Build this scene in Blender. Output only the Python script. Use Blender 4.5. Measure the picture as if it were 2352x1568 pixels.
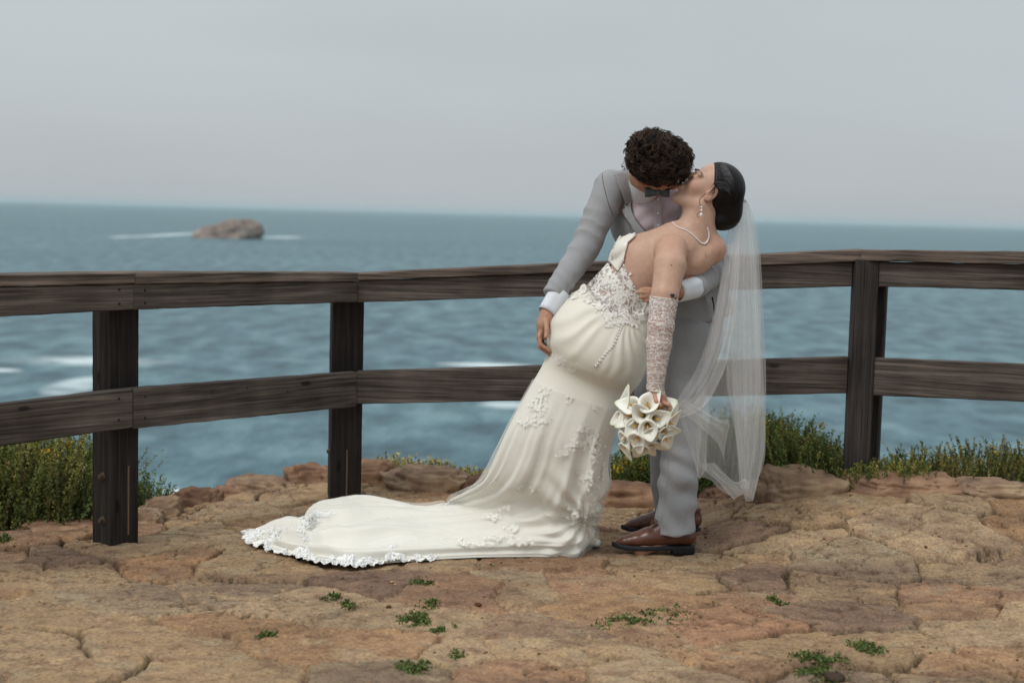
import bpy, math, random
import numpy as np
from mathutils import Vector, Matrix
from mathutils.bvhtree import BVHTree
from mathutils.geometry import delaunay_2d_cdt

SC = bpy.context.scene
COL = SC.collection
for o in list(bpy.data.objects): bpy.data.objects.remove(o)
rng = np.random.default_rng(7)
random.seed(7)

# ------------------------------------------------------------------ camera
CAMH = 1.29
F = 3266.4            # focal length in picture units (picture 2352 x 1568 units)
PITCH = math.atan(292.0/F); ROLL = math.radians(1.49)
cp, sp = math.cos(PITCH), math.sin(PITCH)
FW = np.array([0, cp, -sp]); R0 = np.array([1.0, 0, 0]); U0 = np.array([0, sp, cp])
RT = math.cos(ROLL)*R0 + math.sin(ROLL)*U0
UP = -math.sin(ROLL)*R0 + math.cos(ROLL)*U0
CAM = np.array([0, 0, CAMH])
cam = bpy.data.cameras.new('camera'); camo = bpy.data.objects.new('camera', cam); COL.objects.link(camo)
M = Matrix(((RT[0], UP[0], -FW[0]), (RT[1], UP[1], -FW[1]), (RT[2], UP[2], -FW[2])))
camo.matrix_world = Matrix.Translation(Vector(CAM)) @ M.to_4x4()
cam.sensor_width = 36.0; cam.lens = 50.0; cam.clip_end = 60000; cam.clip_start = 0.05
cam.dof.use_dof = True; cam.dof.focus_distance = 5.25; cam.dof.aperture_fstop = 2.6
SC.camera = camo
SC.view_settings.view_transform = 'Standard'; SC.view_settings.look = 'None'
SC.view_settings.exposure = 0.0; SC.view_settings.gamma = 1.0

# ------------------------------------------------------------------ overcast sky
SUN_EL, SUN_AZ = math.radians(52), math.radians(215)     # high, soft, from the upper left in front of the couple
w = bpy.data.worlds.new('World'); SC.world = w; w.use_nodes = True
nt = w.node_tree; N = nt.nodes; L = nt.links; N.clear()
out = N.new('ShaderNodeOutputWorld'); bg = N.new('ShaderNodeBackground'); L.new(bg.outputs[0], out.inputs[0])
bg.inputs[1].default_value = 1.0
tc = N.new('ShaderNodeTexCoord'); sx = N.new('ShaderNodeSeparateXYZ'); L.new(tc.outputs['Generated'], sx.inputs[0])
rp = N.new('ShaderNodeValToRGB'); L.new(sx.outputs[2], rp.inputs[0])
e = rp.color_ramp.elements
e[0].position = 0.0; e[0].color = (.455, .480, .505, 1)
e[1].position = 1.0; e[1].color = (.90, .94, .96, 1)
q = e.new(.08); q.color = (.485, .522, .542, 1)
q = e.new(.26); q.color = (.515, .572, .585, 1)
q = e.new(.55); q.color = (.72, .78, .80, 1)
mp = N.new('ShaderNodeMapping'); mp.inputs['Scale'].default_value = (1.2, 1.2, 5.0); L.new(tc.outputs['Generated'], mp.inputs[0])
nz = N.new('ShaderNodeTexNoise'); nz.inputs['Scale'].default_value = 1.6; nz.inputs['Detail'].default_value = 3; L.new(mp.outputs[0], nz.inputs[0])
mr = N.new('ShaderNodeMapRange'); L.new(nz.outputs[0], mr.inputs[0]); mr.inputs[1].default_value = .3; mr.inputs[2].default_value = .7
mr.inputs[3].default_value = .94; mr.inputs[4].default_value = 1.055
vm = N.new('ShaderNodeVectorMath'); vm.operation = 'SCALE'; L.new(rp.outputs[0], vm.inputs[0]); L.new(mr.outputs[0], vm.inputs['Scale'])
sky = N.new('ShaderNodeTexSky'); sky.sky_type = 'NISHITA'; sky.sun_disc = False
sky.sun_elevation = SUN_EL; sky.sun_rotation = SUN_AZ
vs = N.new('ShaderNodeVectorMath'); vs.operation = 'SCALE'; L.new(sky.outputs[0], vs.inputs[0]); vs.inputs['Scale'].default_value = .004
va = N.new('ShaderNodeVectorMath'); va.operation = 'ADD'; L.new(vm.outputs[0], va.inputs[0]); L.new(vs.outputs[0], va.inputs[1])
L.new(va.outputs[0], bg.inputs[0])
sl = bpy.data.lights.new('sun', 'SUN'); so = bpy.data.objects.new('sun', sl); COL.objects.link(so)
sl.energy = 1.65; sl.angle = math.radians(20); sl.color = (1, .965, .92)
sdir = Vector((-.50, -.52, .95)).normalized()
so.rotation_euler = sdir.to_track_quat('Z', 'Y').to_euler(); so.location = (-4, -4, 8)

# ------------------------------------------------------------------ helpers
def ray(px, py):
    return FW + (px-1176)/F*RT - (py-784)/F*UP
def P(px, py, Y):
    r = ray(px, py); return CAM + r*(Y/r[1])
def G(px, py, z=0.0):
    r = ray(px, py); return CAM + r*((z-CAMH)/r[2])
def pxr(n, Y=5.38): return n*Y/F
def ss(a, b, x):
    t = np.clip((x-a)/(b-a), 0, 1); return t*t*(3-2*t)

def _h(i, j, k, s):
    n = (i*374761393 + j*668265263 + k*2147483647 + s*144665) & 0xFFFFFFFF
    n = ((n ^ (n >> 13))*1274126177) & 0xFFFFFFFF
    n = (n ^ (n >> 16)) & 0xFFFFFFFF
    return n/4294967295.0
def vnoise(x, y, z=0.0, seed=0):
    x, y, z = np.broadcast_arrays(np.asarray(x, float), np.asarray(y, float), np.asarray(z, float))
    i = np.floor(x).astype(np.int64); j = np.floor(y).astype(np.int64); k = np.floor(z).astype(np.int64)
    fx, fy, fz = x-i, y-j, z-k
    fx = fx*fx*(3-2*fx); fy = fy*fy*(3-2*fy); fz = fz*fz*(3-2*fz)
    r = 0
    for a in (0, 1):
        for b in (0, 1):
            for c in (0, 1):
                wgt = (fx if a else 1-fx)*(fy if b else 1-fy)*(fz if c else 1-fz)
                r = r + wgt*_h(i+a, j+b, k+c, seed)
    return r*2-1
def fbm(x, y, z=0.0, o=4, seed=0):
    r = 0; a = .5
    for q in range(o):
        f = 2.03**q
        r = r + a*vnoise(np.asarray(x)*f, np.asarray(y)*f, np.asarray(z)*f, seed+q*17); a *= .5
    return r

def mkmesh(name, v, f, mat=None, smooth=True, col=None):
    me = bpy.data.meshes.new(name)
    v = np.asarray(v, dtype=np.float64)
    if isinstance(f, np.ndarray):
        k = f.shape[1]
        me.vertices.add(len(v)); me.vertices.foreach_set('co', v.astype(np.float32).ravel())
        me.loops.add(f.size); me.loops.foreach_set('vertex_index', f.astype(np.int32).ravel())
        me.polygons.add(len(f)); me.polygons.foreach_set('loop_start', np.arange(0, f.size, k, dtype=np.int32))
        me.update(calc_edges=True)
    else:
        me.from_pydata([tuple(p) for p in v], [], [tuple(int(a) for a in q) for q in f]); me.update()
    me.polygons.foreach_set('use_smooth', np.full(len(me.polygons), smooth))
    if mat is not None: me.materials.append(mat)
    col = (1, 1, 1) if col is None else col
    if True:
        at = me.color_attributes.new('Col', 'FLOAT_COLOR', 'POINT')
        c = np.ones((len(v), 4), np.float32); c[:, :3] = col
        at.data.foreach_set('color', c.ravel())
    me.validate()
    return me
def obj(name, v, f, mat=None, parent=None, origin=None, smooth=True, col=None):
    """v in world coordinates; origin = world position of the object (or of the parent it hangs on)"""
    if parent is not None and origin is None:
        o0 = np.array(parent['_o'])
    else:
        o0 = np.zeros(3) if origin is None else np.array(origin, float)
    me = mkmesh(name, np.asarray(v)-o0, f, mat, smooth, col)
    o = bpy.data.objects.new(name, me); COL.objects.link(o)
    o['_o'] = [float(a) for a in o0]
    if parent is not None: o.parent = parent
    else: o.location = o0
    return o
def empty(name, loc):
    o = bpy.data.objects.new(name, None); COL.objects.link(o); o.location = loc; o['_o'] = [float(a) for a in loc]; return o
def tag(o, label=None, cat=None, group=None, kind=None):
    if label: o['label'] = label
    if cat: o['category'] = cat
    if group: o['group'] = group
    if kind: o['kind'] = kind
    return o
def mod(o, t, **k):
    m = o.modifiers.new(t.lower(), t)
    for a, b in k.items(): setattr(m, a, b)
    return m

class MB:
    """collects shapes into one mesh"""
    def __init__(s): s.v = []; s.f = []; s.c = []; s.n = 0
    def add(s, v, f, c=None):
        v = np.asarray(v, float); s.v.append(v)
        s.f += [tuple(int(a)+s.n for a in q) for q in f]
        s.c.append(np.tile(np.array(c if c is not None else (1, 1, 1), float), (len(v), 1)) if c is None or np.ndim(c) == 1 else np.asarray(c))
        s.n += len(v)
    def tube(s, pts, rad, n=8, c=None, cap=True):
        pts = np.asarray(pts, float); m = len(pts)
        rad = np.full(m, rad) if np.isscalar(rad) else np.asarray(rad, float)
        tg = np.gradient(pts, axis=0); tg /= np.linalg.norm(tg, axis=1)[:, None]+1e-12
        ref = np.array([0, 0, 1.0]) if abs(tg[0][2]) < .9 else np.array([1.0, 0, 0])
        V = []; u = np.cross(tg[0], ref); u /= np.linalg.norm(u)
        for i in range(m):
            u = u - tg[i]*np.dot(u, tg[i]); u /= np.linalg.norm(u)+1e-12
            w_ = np.cross(tg[i], u)
            a = np.arange(n)/n*2*np.pi
            V.append(pts[i] + rad[i]*(np.cos(a)[:, None]*u + np.sin(a)[:, None]*w_))
        V = np.concatenate(V); Fc = []
        for i in range(m-1):
            for k in range(n):
                Fc.append((i*n+k, i*n+(k+1) % n, (i+1)*n+(k+1) % n, (i+1)*n+k))
        if cap: Fc.append(tuple(range(n))[::-1]); Fc.append(tuple((m-1)*n+k for k in range(n)))
        s.add(V, Fc, c)
    def sphere(s, c0, r, nu=10, nv=7, c=None):
        r = np.array(r)*np.ones(3)
        V = [(0, 0, 1)]; 
        for i in range(1, nv):
            t = math.pi*i/nv
            for k in range(nu):
                a = 2*math.pi*k/nu; V.append((math.sin(t)*math.cos(a), math.sin(t)*math.sin(a), math.cos(t)))
        V.append((0, 0, -1)); Fc = []
        for k in range(nu): Fc.append((0, 1+k, 1+(k+1) % nu))
        for i in range(nv-2):
            for k in range(nu): Fc.append((1+i*nu+k, 1+(i+1)*nu+k, 1+(i+1)*nu+(k+1) % nu, 1+i*nu+(k+1) % nu))
        b = 1+(nv-2)*nu; e_ = len(V)-1
        for k in range(nu): Fc.append((b+k, e_, b+(k+1) % nu))
        s.add(np.array(V)*r+np.array(c0), Fc, c)
    def build(s, name, mat, parent=None, origin=None, smooth=True):
        return obj(name, np.concatenate(s.v), s.f, mat, parent, origin, smooth, np.concatenate(s.c))

def catmull(pts, n, closed=False):
    pts = np.asarray(pts, float); m = len(pts)
    t = np.linspace(0, m-1, n); i = np.minimum(t.astype(int), m-2); u = (t-i)[:, None]
    def g(k): return pts[np.clip(k, 0, m-1)]
    p0, p1, p2, p3 = g(i-1), g(i), g(i+1), g(i+2)
    return .5*(2*p1+(p2-p0)*u+(2*p0-5*p1+4*p2-p3)*u**2+(3*p1-p0-3*p2+p3)*u**3)

# ------------------------------------------------------------------ smooth solids (signed distance + surface nets)
def unit(a): a = np.asarray(a, float); return a/np.linalg.norm(a)
class Vol:
    def __init__(s, lo, hi, vox):
        s.lo = np.array(lo, float); s.vox = vox
        s.n = np.ceil((np.array(hi)-s.lo)/vox).astype(int)+1
        s.D = np.full(s.n, .5, np.float32)
        s.ax = [s.lo[i]+np.arange(s.n[i])*vox for i in range(3)]
    def _box(s, lo, hi):
        a = np.clip(np.floor((np.array(lo)-s.lo)/s.vox).astype(int), 0, s.n)
        b = np.clip(np.ceil((np.array(hi)-s.lo)/s.vox).astype(int)+1, 0, s.n)
        return a, b
    def op(s, lo, hi, fn, k, mode='add'):
        a, b = s._box(lo, hi)
        if (b-a).min() <= 0: return
        sl_ = tuple(slice(a[i], b[i]) for i in range(3))
        x = s.ax[0][sl_[0]][:, None, None]; y = s.ax[1][sl_[1]][None, :, None]; z = s.ax[2][sl_[2]][None, None, :]
        d = fn(x, y, z).astype(np.float32); D = s.D[sl_]
        if mode == 'add':
            h = np.clip(.5+.5*(D-d)/k, 0, 1); s.D[sl_] = D*(1-h)+d*h-k*h*(1-h)
        elif mode == 'sub':
            d = -d; h = np.clip(.5+.5*(d-D)/k, 0, 1); s.D[sl_] = D*(1-h)+d*h+k*h*(1-h)
        else:
            h = np.clip(.5+.5*(d-D)/k, 0, 1); s.D[sl_] = D*(1-h)+d*h+k*h*(1-h)
    def cone(s, a, b, ra, rb, k=.012, flat=None, mode='add'):
        a = np.array(a, float); b = np.array(b, float); m = max(ra, rb)+k*2+.01
        if flat is not None: fn_, fs = unit(flat[0]), flat[1]
        else: fn_, fs = None, 1
        c = (a+b)/2
        mm = m/min(1, fs)
        def fn(x, y, z):
            p = [x-a[0], y-a[1], z-a[2]]; ba = b-a
            if fn_ is not None:
                q_ = (p[0]*fn_[0]+p[1]*fn_[1]+p[2]*fn_[2])*(fs-1)
                p = [p[i]+q_*fn_[i] for i in range(3)]; ba = ba+fn_*np.dot(ba, fn_)*(fs-1)
            t = np.clip((p[0]*ba[0]+p[1]*ba[1]+p[2]*ba[2])/max(np.dot(ba, ba), 1e-9), 0, 1)
            d = np.sqrt((p[0]-t*ba[0])**2+(p[1]-t*ba[1])**2+(p[2]-t*ba[2])**2)-(ra+(rb-ra)*t)
            return d/max(1, fs)**.5
        s.op(np.minimum(a, b)-mm, np.maximum(a, b)+mm, fn, k, mode)
    def chain(s, pts, rad, k=.012, flat=None):
        for i in range(len(pts)-1): s.cone(pts[i], pts[i+1], rad[i], rad[i+1], k, flat)
    def ell(s, c, r, R=None, k=.012, mode='add'):
        c = np.array(c, float); r = np.array(r, float)*np.ones(3); R = np.eye(3) if R is None else np.array(R)
        m = r.max()+k*2+.01
        def fn(x, y, z):
            p = [x-c[0], y-c[1], z-c[2]]
            q_ = [p[0]*R[i][0]+p[1]*R[i][1]+p[2]*R[i][2] for i in range(3)]
            k0 = np.sqrt(sum((q_[i]/r[i])**2 for i in range(3))); k1 = np.sqrt(sum((q_[i]/r[i]**2)**2 for i in range(3)))+1e-6
            return k0*(k0-1)/k1
        s.op(c-m, c+m, fn, k, mode)
    def cut(s, p0, n, k=.004):
        """keep the side dot(p-p0,n)<0"""
        n = unit(n)
        s.op(s.lo, s.lo+s.n*s.vox, lambda x, y, z: (x-p0[0])*n[0]+(y-p0[1])*n[1]+(z-p0[2])*n[2], k, 'int')
    def mesh(s):
        D = s.D; I = (D < 0)
        nx, ny, nz_ = D.shape
        cnt = np.zeros((nx-1, ny-1, nz_-1), np.int8)
        offs = [(a, b, c) for a in (0, 1) for b in (0, 1) for c in (0, 1)]
        for a, b, c in offs: cnt += I[a:nx-1+a, b:ny-1+b, c:nz_-1+c]
        act = (cnt > 0) & (cnt < 8); idx = np.argwhere(act)
        vid = np.full(act.shape, -1, np.int32); vid[act] = np.arange(len(idx))
        dv = np.stack([D[idx[:, 0]+a, idx[:, 1]+b, idx[:, 2]+c] for a, b, c in offs], 1).astype(np.float64)
        pos = np.zeros((len(idx), 3)); w_ = np.zeros(len(idx))
        for i, p in enumerate(offs):
            for j, q_ in enumerate(offs):
                if j > i and sum(abs(p[t]-q_[t]) for t in range(3)) == 1:
                    da, db = dv[:, i], dv[:, j]; m = (da < 0) != (db < 0)
                    t = np.where(m, da/np.where(m, da-db, 1), 0)
                    pp = np.array(p)[None]+t[:, None]*(np.array(q_)-np.array(p))[None]
                    pos += np.where(m[:, None], pp, 0); w_ += m
        v = s.lo+(idx+pos/w_[:, None])*s.vox
        Fs = []
        for axis in range(3):
            sa = [slice(None)]*3; sb = [slice(None)]*3
            sa[axis] = slice(0, -1); sb[axis] = slice(1, None)
            A = I[tuple(sa)]; B = I[tuple(sb)]
            e_ = np.argwhere(A != B)
            u, v_ = [t for t in range(3) if t != axis]
            ok = (e_[:, u] > 0) & (e_[:, v_] > 0) & (e_[:, u] < D.shape[u]-1) & (e_[:, v_] < D.shape[v_]-1)
            e_ = e_[ok]
            inA = A[e_[:, 0], e_[:, 1], e_[:, 2]]
            def cell(du, dv_):
                c = e_.copy(); c[:, u] -= du; c[:, v_] -= dv_
                return vid[c[:, 0], c[:, 1], c[:, 2]]
            qd = np.stack([cell(1, 1), cell(0, 1), cell(0, 0), cell(1, 0)], 1)
            flip = inA if axis != 1 else ~inA
            qd[~flip] = qd[~flip][:, ::-1]
            Fs.append(qd)
        f = np.concatenate(Fs); f = f[(f >= 0).all(1)]
        return v, f
def vnormals(v, f):
    e1 = v[f[:, 2]]-v[f[:, 0]]; e2 = v[f[:, 3]]-v[f[:, 1]]
    n = np.cross(e1, e2); N_ = np.zeros_like(v)
    for k in range(4): np.add.at(N_, f[:, k], n)
    return N_/(np.linalg.norm(N_, axis=1)[:, None]+1e-12)
def relax(v, f, it=2, lam=.5):
    cnt = np.zeros(len(v))
    for k in range(4): np.add.at(cnt, f[:, k], 2)
    for _ in range(it):
        s_ = np.zeros_like(v)
        for k in range(4):
            np.add.at(s_, f[:, k], v[f[:, (k+1) % 4]]+v[f[:, (k+3) % 4]])
        v = v+lam*(s_/cnt[:, None]-v)
    return v
def bvh_of(v, f): return BVHTree.FromPolygons([tuple(p) for p in v], [tuple(int(a) for a in q) for q in f])
def hit(bv, px, py):
    r = ray(px, py); h = bv.ray_cast(Vector(CAM), Vector(r).normalized())
    return (None, None) if h[0] is None else (np.array(h[0]), np.array(h[1]))
def patch(bv, poly, off, step=5, wob=None):
    """cloth piece lying on a surface: outline given in picture units, dropped onto the surface under it"""
    poly = np.asarray(poly, float); n = len(poly)
    bp = []
    for i in range(n):
        a, b = poly[i], poly[(i+1) % n]; m = max(1, int(np.hypot(*(b-a))/step))
        for j in range(m): bp.append(a+(b-a)*j/m)
    bp = np.array(bp); nb = len(bp)
    xs = np.arange(poly[:, 0].min()+step*.5, poly[:, 0].max(), step); ys = np.arange(poly[:, 1].min()+step*.5, poly[:, 1].max(), step)
    ins = []
    for x in xs:
        for y in ys:
            c = False; j = n-1
            for i in range(n):
                if (poly[i, 1] > y) != (poly[j, 1] > y) and x < (poly[j, 0]-poly[i, 0])*(y-poly[i, 1])/(poly[j, 1]-poly[i, 1])+poly[i, 0]: c = not c
                j = i
            if c and np.min(np.hypot(bp[:, 0]-x, bp[:, 1]-y)) > step*.45: ins.append((x, y))
    pts = [Vector(p) for p in list(bp)+ins]
    r = delaunay_2d_cdt(pts, [(i, (i+1) % nb) for i in range(nb)], [], 1, 1e-4)
    V2 = [np.array(p) for p in r[0]]; fs = r[2]; V3 = []; lastY = None; pend = []
    hits = [hit(bv, *p) for p in V2]
    good = [i for i, h in enumerate(hits) if h[0] is not None]
    dep = np.zeros(len(V2)); nb_ = [set() for _ in V2]
    for t_ in fs:
        for a_ in range(len(t_)): nb_[t_[a_]].update(t_)
    for i, h in enumerate(hits):
        j = i if h[0] is not None else min(good, key=lambda g: np.hypot(*(V2[g]-V2[i])))
        dep[i] = hits[j][0][1]+(0 if j == i else .006)
    d0_ = dep.copy()
    for _ in range(5):
        dep = np.array([np.mean(dep[list(nb_[i])]) if nb_[i] else dep[i] for i in range(len(V2))]); dep = np.minimum(dep, d0_+.001)
    for i, h in enumerate(hits):
        j = i if h[0] is not None else min(good, key=lambda g: np.hypot(*(V2[g]-V2[i])))
        nn = hits[j][1]; c = P(V2[i][0], V2[i][1], dep[i])
        if np.dot(nn, ray(*V2[i])) > 0: nn = -nn
        if h[0] is None: nn = np.array((0, -1.0, 0))
        o_ = off+(wob(V2[i][0], V2[i][1]) if wob else 0)
        V3.append(c+nn*o_)
    return np.array(V3), fs

# ------------------------------------------------------------------ materials
def newmat(name):
    m = bpy.data.materials.new(name); m.use_nodes = True
    return m, m.node_tree.nodes, m.node_tree.links, m.node_tree.nodes['Principled BSDF']
def noise_node(N, L, scale, detail=4, vec=None, mapping=None, rough=.5, coord='Object'):
    t = N.new('ShaderNodeTexCoord'); n = N.new('ShaderNodeTexNoise'); n.inputs['Scale'].default_value = scale
    n.inputs['Detail'].default_value = detail; n.inputs['Roughness'].default_value = rough
    if mapping is not None:
        mp_ = N.new('ShaderNodeMapping'); mp_.inputs['Scale'].default_value = mapping; L.new(t.outputs[coord], mp_.inputs[0]); L.new(mp_.outputs[0], n.inputs[0])
    else: L.new(t.outputs[coord], n.inputs[0])
    return n
def bump(N, L, bs, src, strength=.3, dist=.002, prev=None):
    b = N.new('ShaderNodeBump'); b.inputs['Strength'].default_value = strength; b.inputs['Distance'].default_value = dist
    L.new(src, b.inputs['Height'])
    if prev is not None: L.new(prev, b.inputs['Normal'])
    L.new(b.outputs[0], bs.inputs['Normal']); return b.outputs[0]
def ramp(N, L, src, stops):
    r = N.new('ShaderNodeValToRGB'); L.new(src, r.inputs[0]); e = r.color_ramp.elements
    while len(e) > 1: e.remove(e[-1])
    for i, (p, c) in enumerate(stops):
        k = e[0] if i == 0 else e.new(p)
        k.position = p; k.color = tuple(c)+(1,) if np.ndim(c) else (c, c, c, 1)
    return r.outputs[0]
def mix(N, L, a, b, fac, typ='MIX'):
    m = N.new('ShaderNodeMix'); m.data_type = 'RGBA'; m.blend_type = typ
    for s_, v in ((6, a), (7, b)):
        if isinstance(v, (tuple, list)): m.inputs[s_].default_value = tuple(v)+(1,)
        else: L.new(v, m.inputs[s_])
    if isinstance(fac, (int, float)): m.inputs[0].default_value = fac
    else: L.new(fac, m.inputs[0])
    return m.outputs[2]
def math_(N, L, op, a, b=None, clamp=False):
    m = N.new('ShaderNodeMath'); m.operation = op; m.use_clamp = clamp
    for i, v in enumerate((a, b)):
        if v is None: continue
        if isinstance(v, (int, float)): m.inputs[i].default_value = v
        else: L.new(v, m.inputs[i])
    return m.outputs[0]
def simple(name, c, rough=.6, spec=.4, var=.12, nscale=30, bmp=.2, bscale=200, bdist=.001, attr=False, sss=0, sheen=0):
    m, N, L, b = newmat(name)
    n = noise_node(N, L, nscale)
    r = ramp(N, L, n.outputs[0], [(.3, tuple(x*(1-var) for x in c)), (.7, tuple(min(1, x*(1+var)) for x in c))])
    if attr:
        a = N.new('ShaderNodeAttribute'); a.attribute_name = 'Col'; r = mix(N, L, r, a.outputs[0], 1.0, 'MULTIPLY')
    L.new(r, b.inputs['Base Color']); b.inputs['Roughness'].default_value = rough; b.inputs['Specular IOR Level'].default_value = spec
    if bmp: bump(N, L, b, noise_node(N, L, bscale).outputs[0], bmp, bdist)
    if sss: b.inputs['Subsurface Weight'].default_value = sss; b.inputs['Subsurface Radius'].default_value = (.012, .005, .003); b.inputs['Subsurface Scale'].default_value = 1
    if sheen: b.inputs['Sheen Weight'].default_value = sheen
    return m
# ================================================================== GROUND
EX = [-4, -2.1, -1.75, -1.45, -1.2, -.88, -.36, .55, 1.05, 1.25, 1.8, 2.3, 4]
EY = [5.45, 5.55, 5.72, 6.15, 6.4, 6.62, 6.75, 6.5, 6.35, 6.12, 6.1, 6.0, 5.9]
def terrain(x, y, cliff=True):
    x = np.asarray(x, float); y = np.asarray(y, float)
    z = .17*ss(.55, 1.5, x)*ss(5.0, 6.0, y)+.05*ss(-.2, -1.0, x)*ss(6.0, 6.6, y)
    z = z-.020*ss(-.3, -.9, x)+.014*fbm(x*.9+3, y*.9, 0, 3, 5)*ss(.4, 1.2, np.hypot((x+.2)/1.2, y-5.4))
    if cliff:
        d = y-np.interp(x, EX, EY)-.06*fbm(x*2.3, y*0, 1, 3, 9)
        z = z-np.where(d > 0, np.minimum(d*1.5, 26), 0)*ss(0, .12, d)-.03*ss(-.1, .05, d)
    return z
# stone layout: seeds in metres on the paving
seeds = []
srs = np.random.default_rng(21)
for iy in range(19):
    for ix in range(27):
        sy = 2.4+iy*.285; sx_ = -5.0+ix*.40+(iy % 2)*.2
        seeds.append((sx_+srs.uniform(-.15, .15), sy+srs.uniform(-.11, .11)))
def gp(px, py): p = G(px, py); return (p[0], p[1])
special = [((1640, 1435), 'red'), ((1590, 1340), 'tan'), ((1880, 1500), 'tan'), ((1950, 1420), 'purple'), ((850, 1345), 'purple'),
           ((1690, 1245), 'purple'), ((140, 1270), 'purple'), ((360, 1290), 'orange'), ((600, 1300), 'tan'), ((1750, 1335), 'purple')]
keep = []
sp_pts = [gp(*a) for a, _ in special]
for s_ in seeds:
    if all(math.hypot(s_[0]-q_[0], (s_[1]-q_[1])) > .17 for q_ in sp_pts): keep.append(s_)
seeds = np.array(sp_pts+keep)
PAL = {'tan': (.335, .225, .128), 'orange': (.35, .195, .10), 'red': (.29, .15, .09), 'purple': (.20, .125, .09), 'pale': (.37, .265, .165), 'grey': (.275, .215, .145)}
names = [c for _, c in special]+list(srs.choice(['tan', 'orange', 'red', 'purple', 'pale', 'grey'], len(keep), p=[.34, .2, .13, .09, .14, .10]))
pmean = np.array((.300, .206, .127)); pk = np.array([.70 if i < len(special) else .5 for i in range(len(names))])[:, None]
scol = (pmean+(np.array([PAL[n_] for n_ in names])-pmean)*pk)*srs.uniform(.9, 1.1, (len(names), 1))
sbias = srs.uniform(-.07, .07, len(names)); sh = srs.uniform(-.010, .012, len(names)); stx = srs.uniform(-.035, .035, len(names)); sty = srs.uniform(-.03, .03, len(names))
sbias[:len(special)] = .03; sh[:len(special)] = .008
gx = np.concatenate([np.linspace(-60, -6, 12), np.linspace(-5.5, -3.1, 24), np.arange(-3.05, 3.1, .0072), np.linspace(3.15, 5.5, 24), np.linspace(6, 60, 12)])
gy = np.concatenate([np.linspace(-8, 1.5, 20), np.linspace(1.7, 3.55, 50), np.arange(3.57, 7.0, .0085), np.linspace(7.05, 12, 30), np.linspace(13, 40, 16)])
GX, GY = np.meshgrid(gx, gy); gsh = GX.shape
X_ = GX.ravel(); Y_ = GY.ravel()
wx = X_+.085*fbm(X_*3.2, Y_*3.2, 0, 4, 31)+.014*fbm(X_*24, Y_*24, 0, 2, 38); wy = Y_+.085*fbm(X_*3.2, Y_*3.2, 4, 4, 33)+.014*fbm(X_*24, Y_*24, 3, 2, 39)
f1 = np.full(len(X_), 9.0); f2 = np.full(len(X_), 9.0); fid = np.zeros(len(X_), int)
sub = (X_ > -5.3) & (X_ < 5.6) & (Y_ > 2.2) & (Y_ < 7.8)
ii = np.where(sub)[0]; ax_, ay_ = wx[ii], wy[ii]; a1 = f1[ii]; a2 = f2[ii]; aid = fid[ii]
order = np.argsort(seeds[:, 1])
for j in range(len(seeds)):
    sxj, syj = seeds[j]
    m = np.abs(ay_-syj) < .75; m &= np.abs(ax_-sxj) < .85
    k_ = np.where(m)[0]
    if len(k_) == 0: continue
    d = np.hypot((ax_[k_]-sxj)*.85, (ay_[k_]-syj)*1.12)-sbias[j]
    c1 = a1[k_]; c2 = a2[k_]; less = d < c1
    a2[k_] = np.where(less, c1, np.minimum(c2, d)); a1[k_] = np.where(less, d, c1)
    aid[k_] = np.where(less, j, aid[k_])
f1[ii] = a1; f2[ii] = a2; fid[ii] = aid
edge = (f2-f1)
edgen = edge+.016*fbm(X_*38, Y_*38, 0, 3, 41)
prof = ss(.000, .020, edgen)
rough_ = fbm(X_*20, Y_*24, 0, 5, 51)
strata = np.abs(fbm(X_*3.2, Y_*9, 0, 4, 61))
stone_h = -.021+.024*prof+sh[fid]+stx[fid]*(X_-seeds[fid, 0])+sty[fid]*(Y_-seeds[fid, 1])+.007*rough_-.008*ss(.045, 0, strata)
sand_h = -.009+.017*fbm(X_*1.3+5, Y_*1.3, 0, 3, 71)-.009*ss(.5, 1.4, X_)+.0035*fbm(X_*50, Y_*50, 0, 3, 72)+.006*ss(.6, -.9, X_)*ss(6.0, 4.6, Y_)
# gravel grains in the joints
gr = np.maximum(0, fbm(X_*75, Y_*75, 0, 2, 77)-.22)*.012
sand_h = sand_h+gr
kk = .0022
hh = np.clip(.5+.5*(stone_h-sand_h)/kk, 0, 1)
hgt = sand_h*(1-hh)+stone_h*hh
inner = sub.astype(float)
Z_ = terrain(X_, Y_)+np.where(sub, hgt, 0)
cs = scol[fid]*(1+.16*rough_[:, None])
big = fbm(X_*1.7, Y_*2.1, 0, 4, 81)[:, None]
cs = cs*(1+.28*big)
stain = ss(.05, .32, fbm(X_*2.6, Y_*4.5, 0, 5, 91))[:, None]
cs = cs*(1-stain*.42)+np.array([.135, .088, .07])*stain*.42
sand_c = np.array([.325, .224, .135])*(1+.16*fbm(X_*22, Y_*22, 0, 4, 101)[:, None])*(1+.22*big)
gn = (gr > .0006)[:, None]
sand_c = np.where(gn, sand_c*np.where(vnoise(X_*60, Y_*60, 0, 5)[:, None] > 0, 1.25, .7), sand_c)
lich = ss(.15, .4, fbm(X_*9, Y_*12, 0, 4, 95))[:, None]*(1-stain)
cs = cs*(1-lich*.35)+np.array([.33, .28, .19])*lich*.35
col = sand_c*(1-hh[:, None])+cs*hh[:, None]
open_ = ss(-.18, .10, fbm(X_*1.9+9, Y_*1.9, 0, 2, 111)+.16*ss(.0, 1.2, X_))
ridge = np.abs(fbm(X_*2.1+7, Y_*3.6+3, 0, 5, 131)); ridge2 = np.abs(fbm(X_*3.4+1, Y_*6.5+8, 0, 5, 137))
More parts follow.
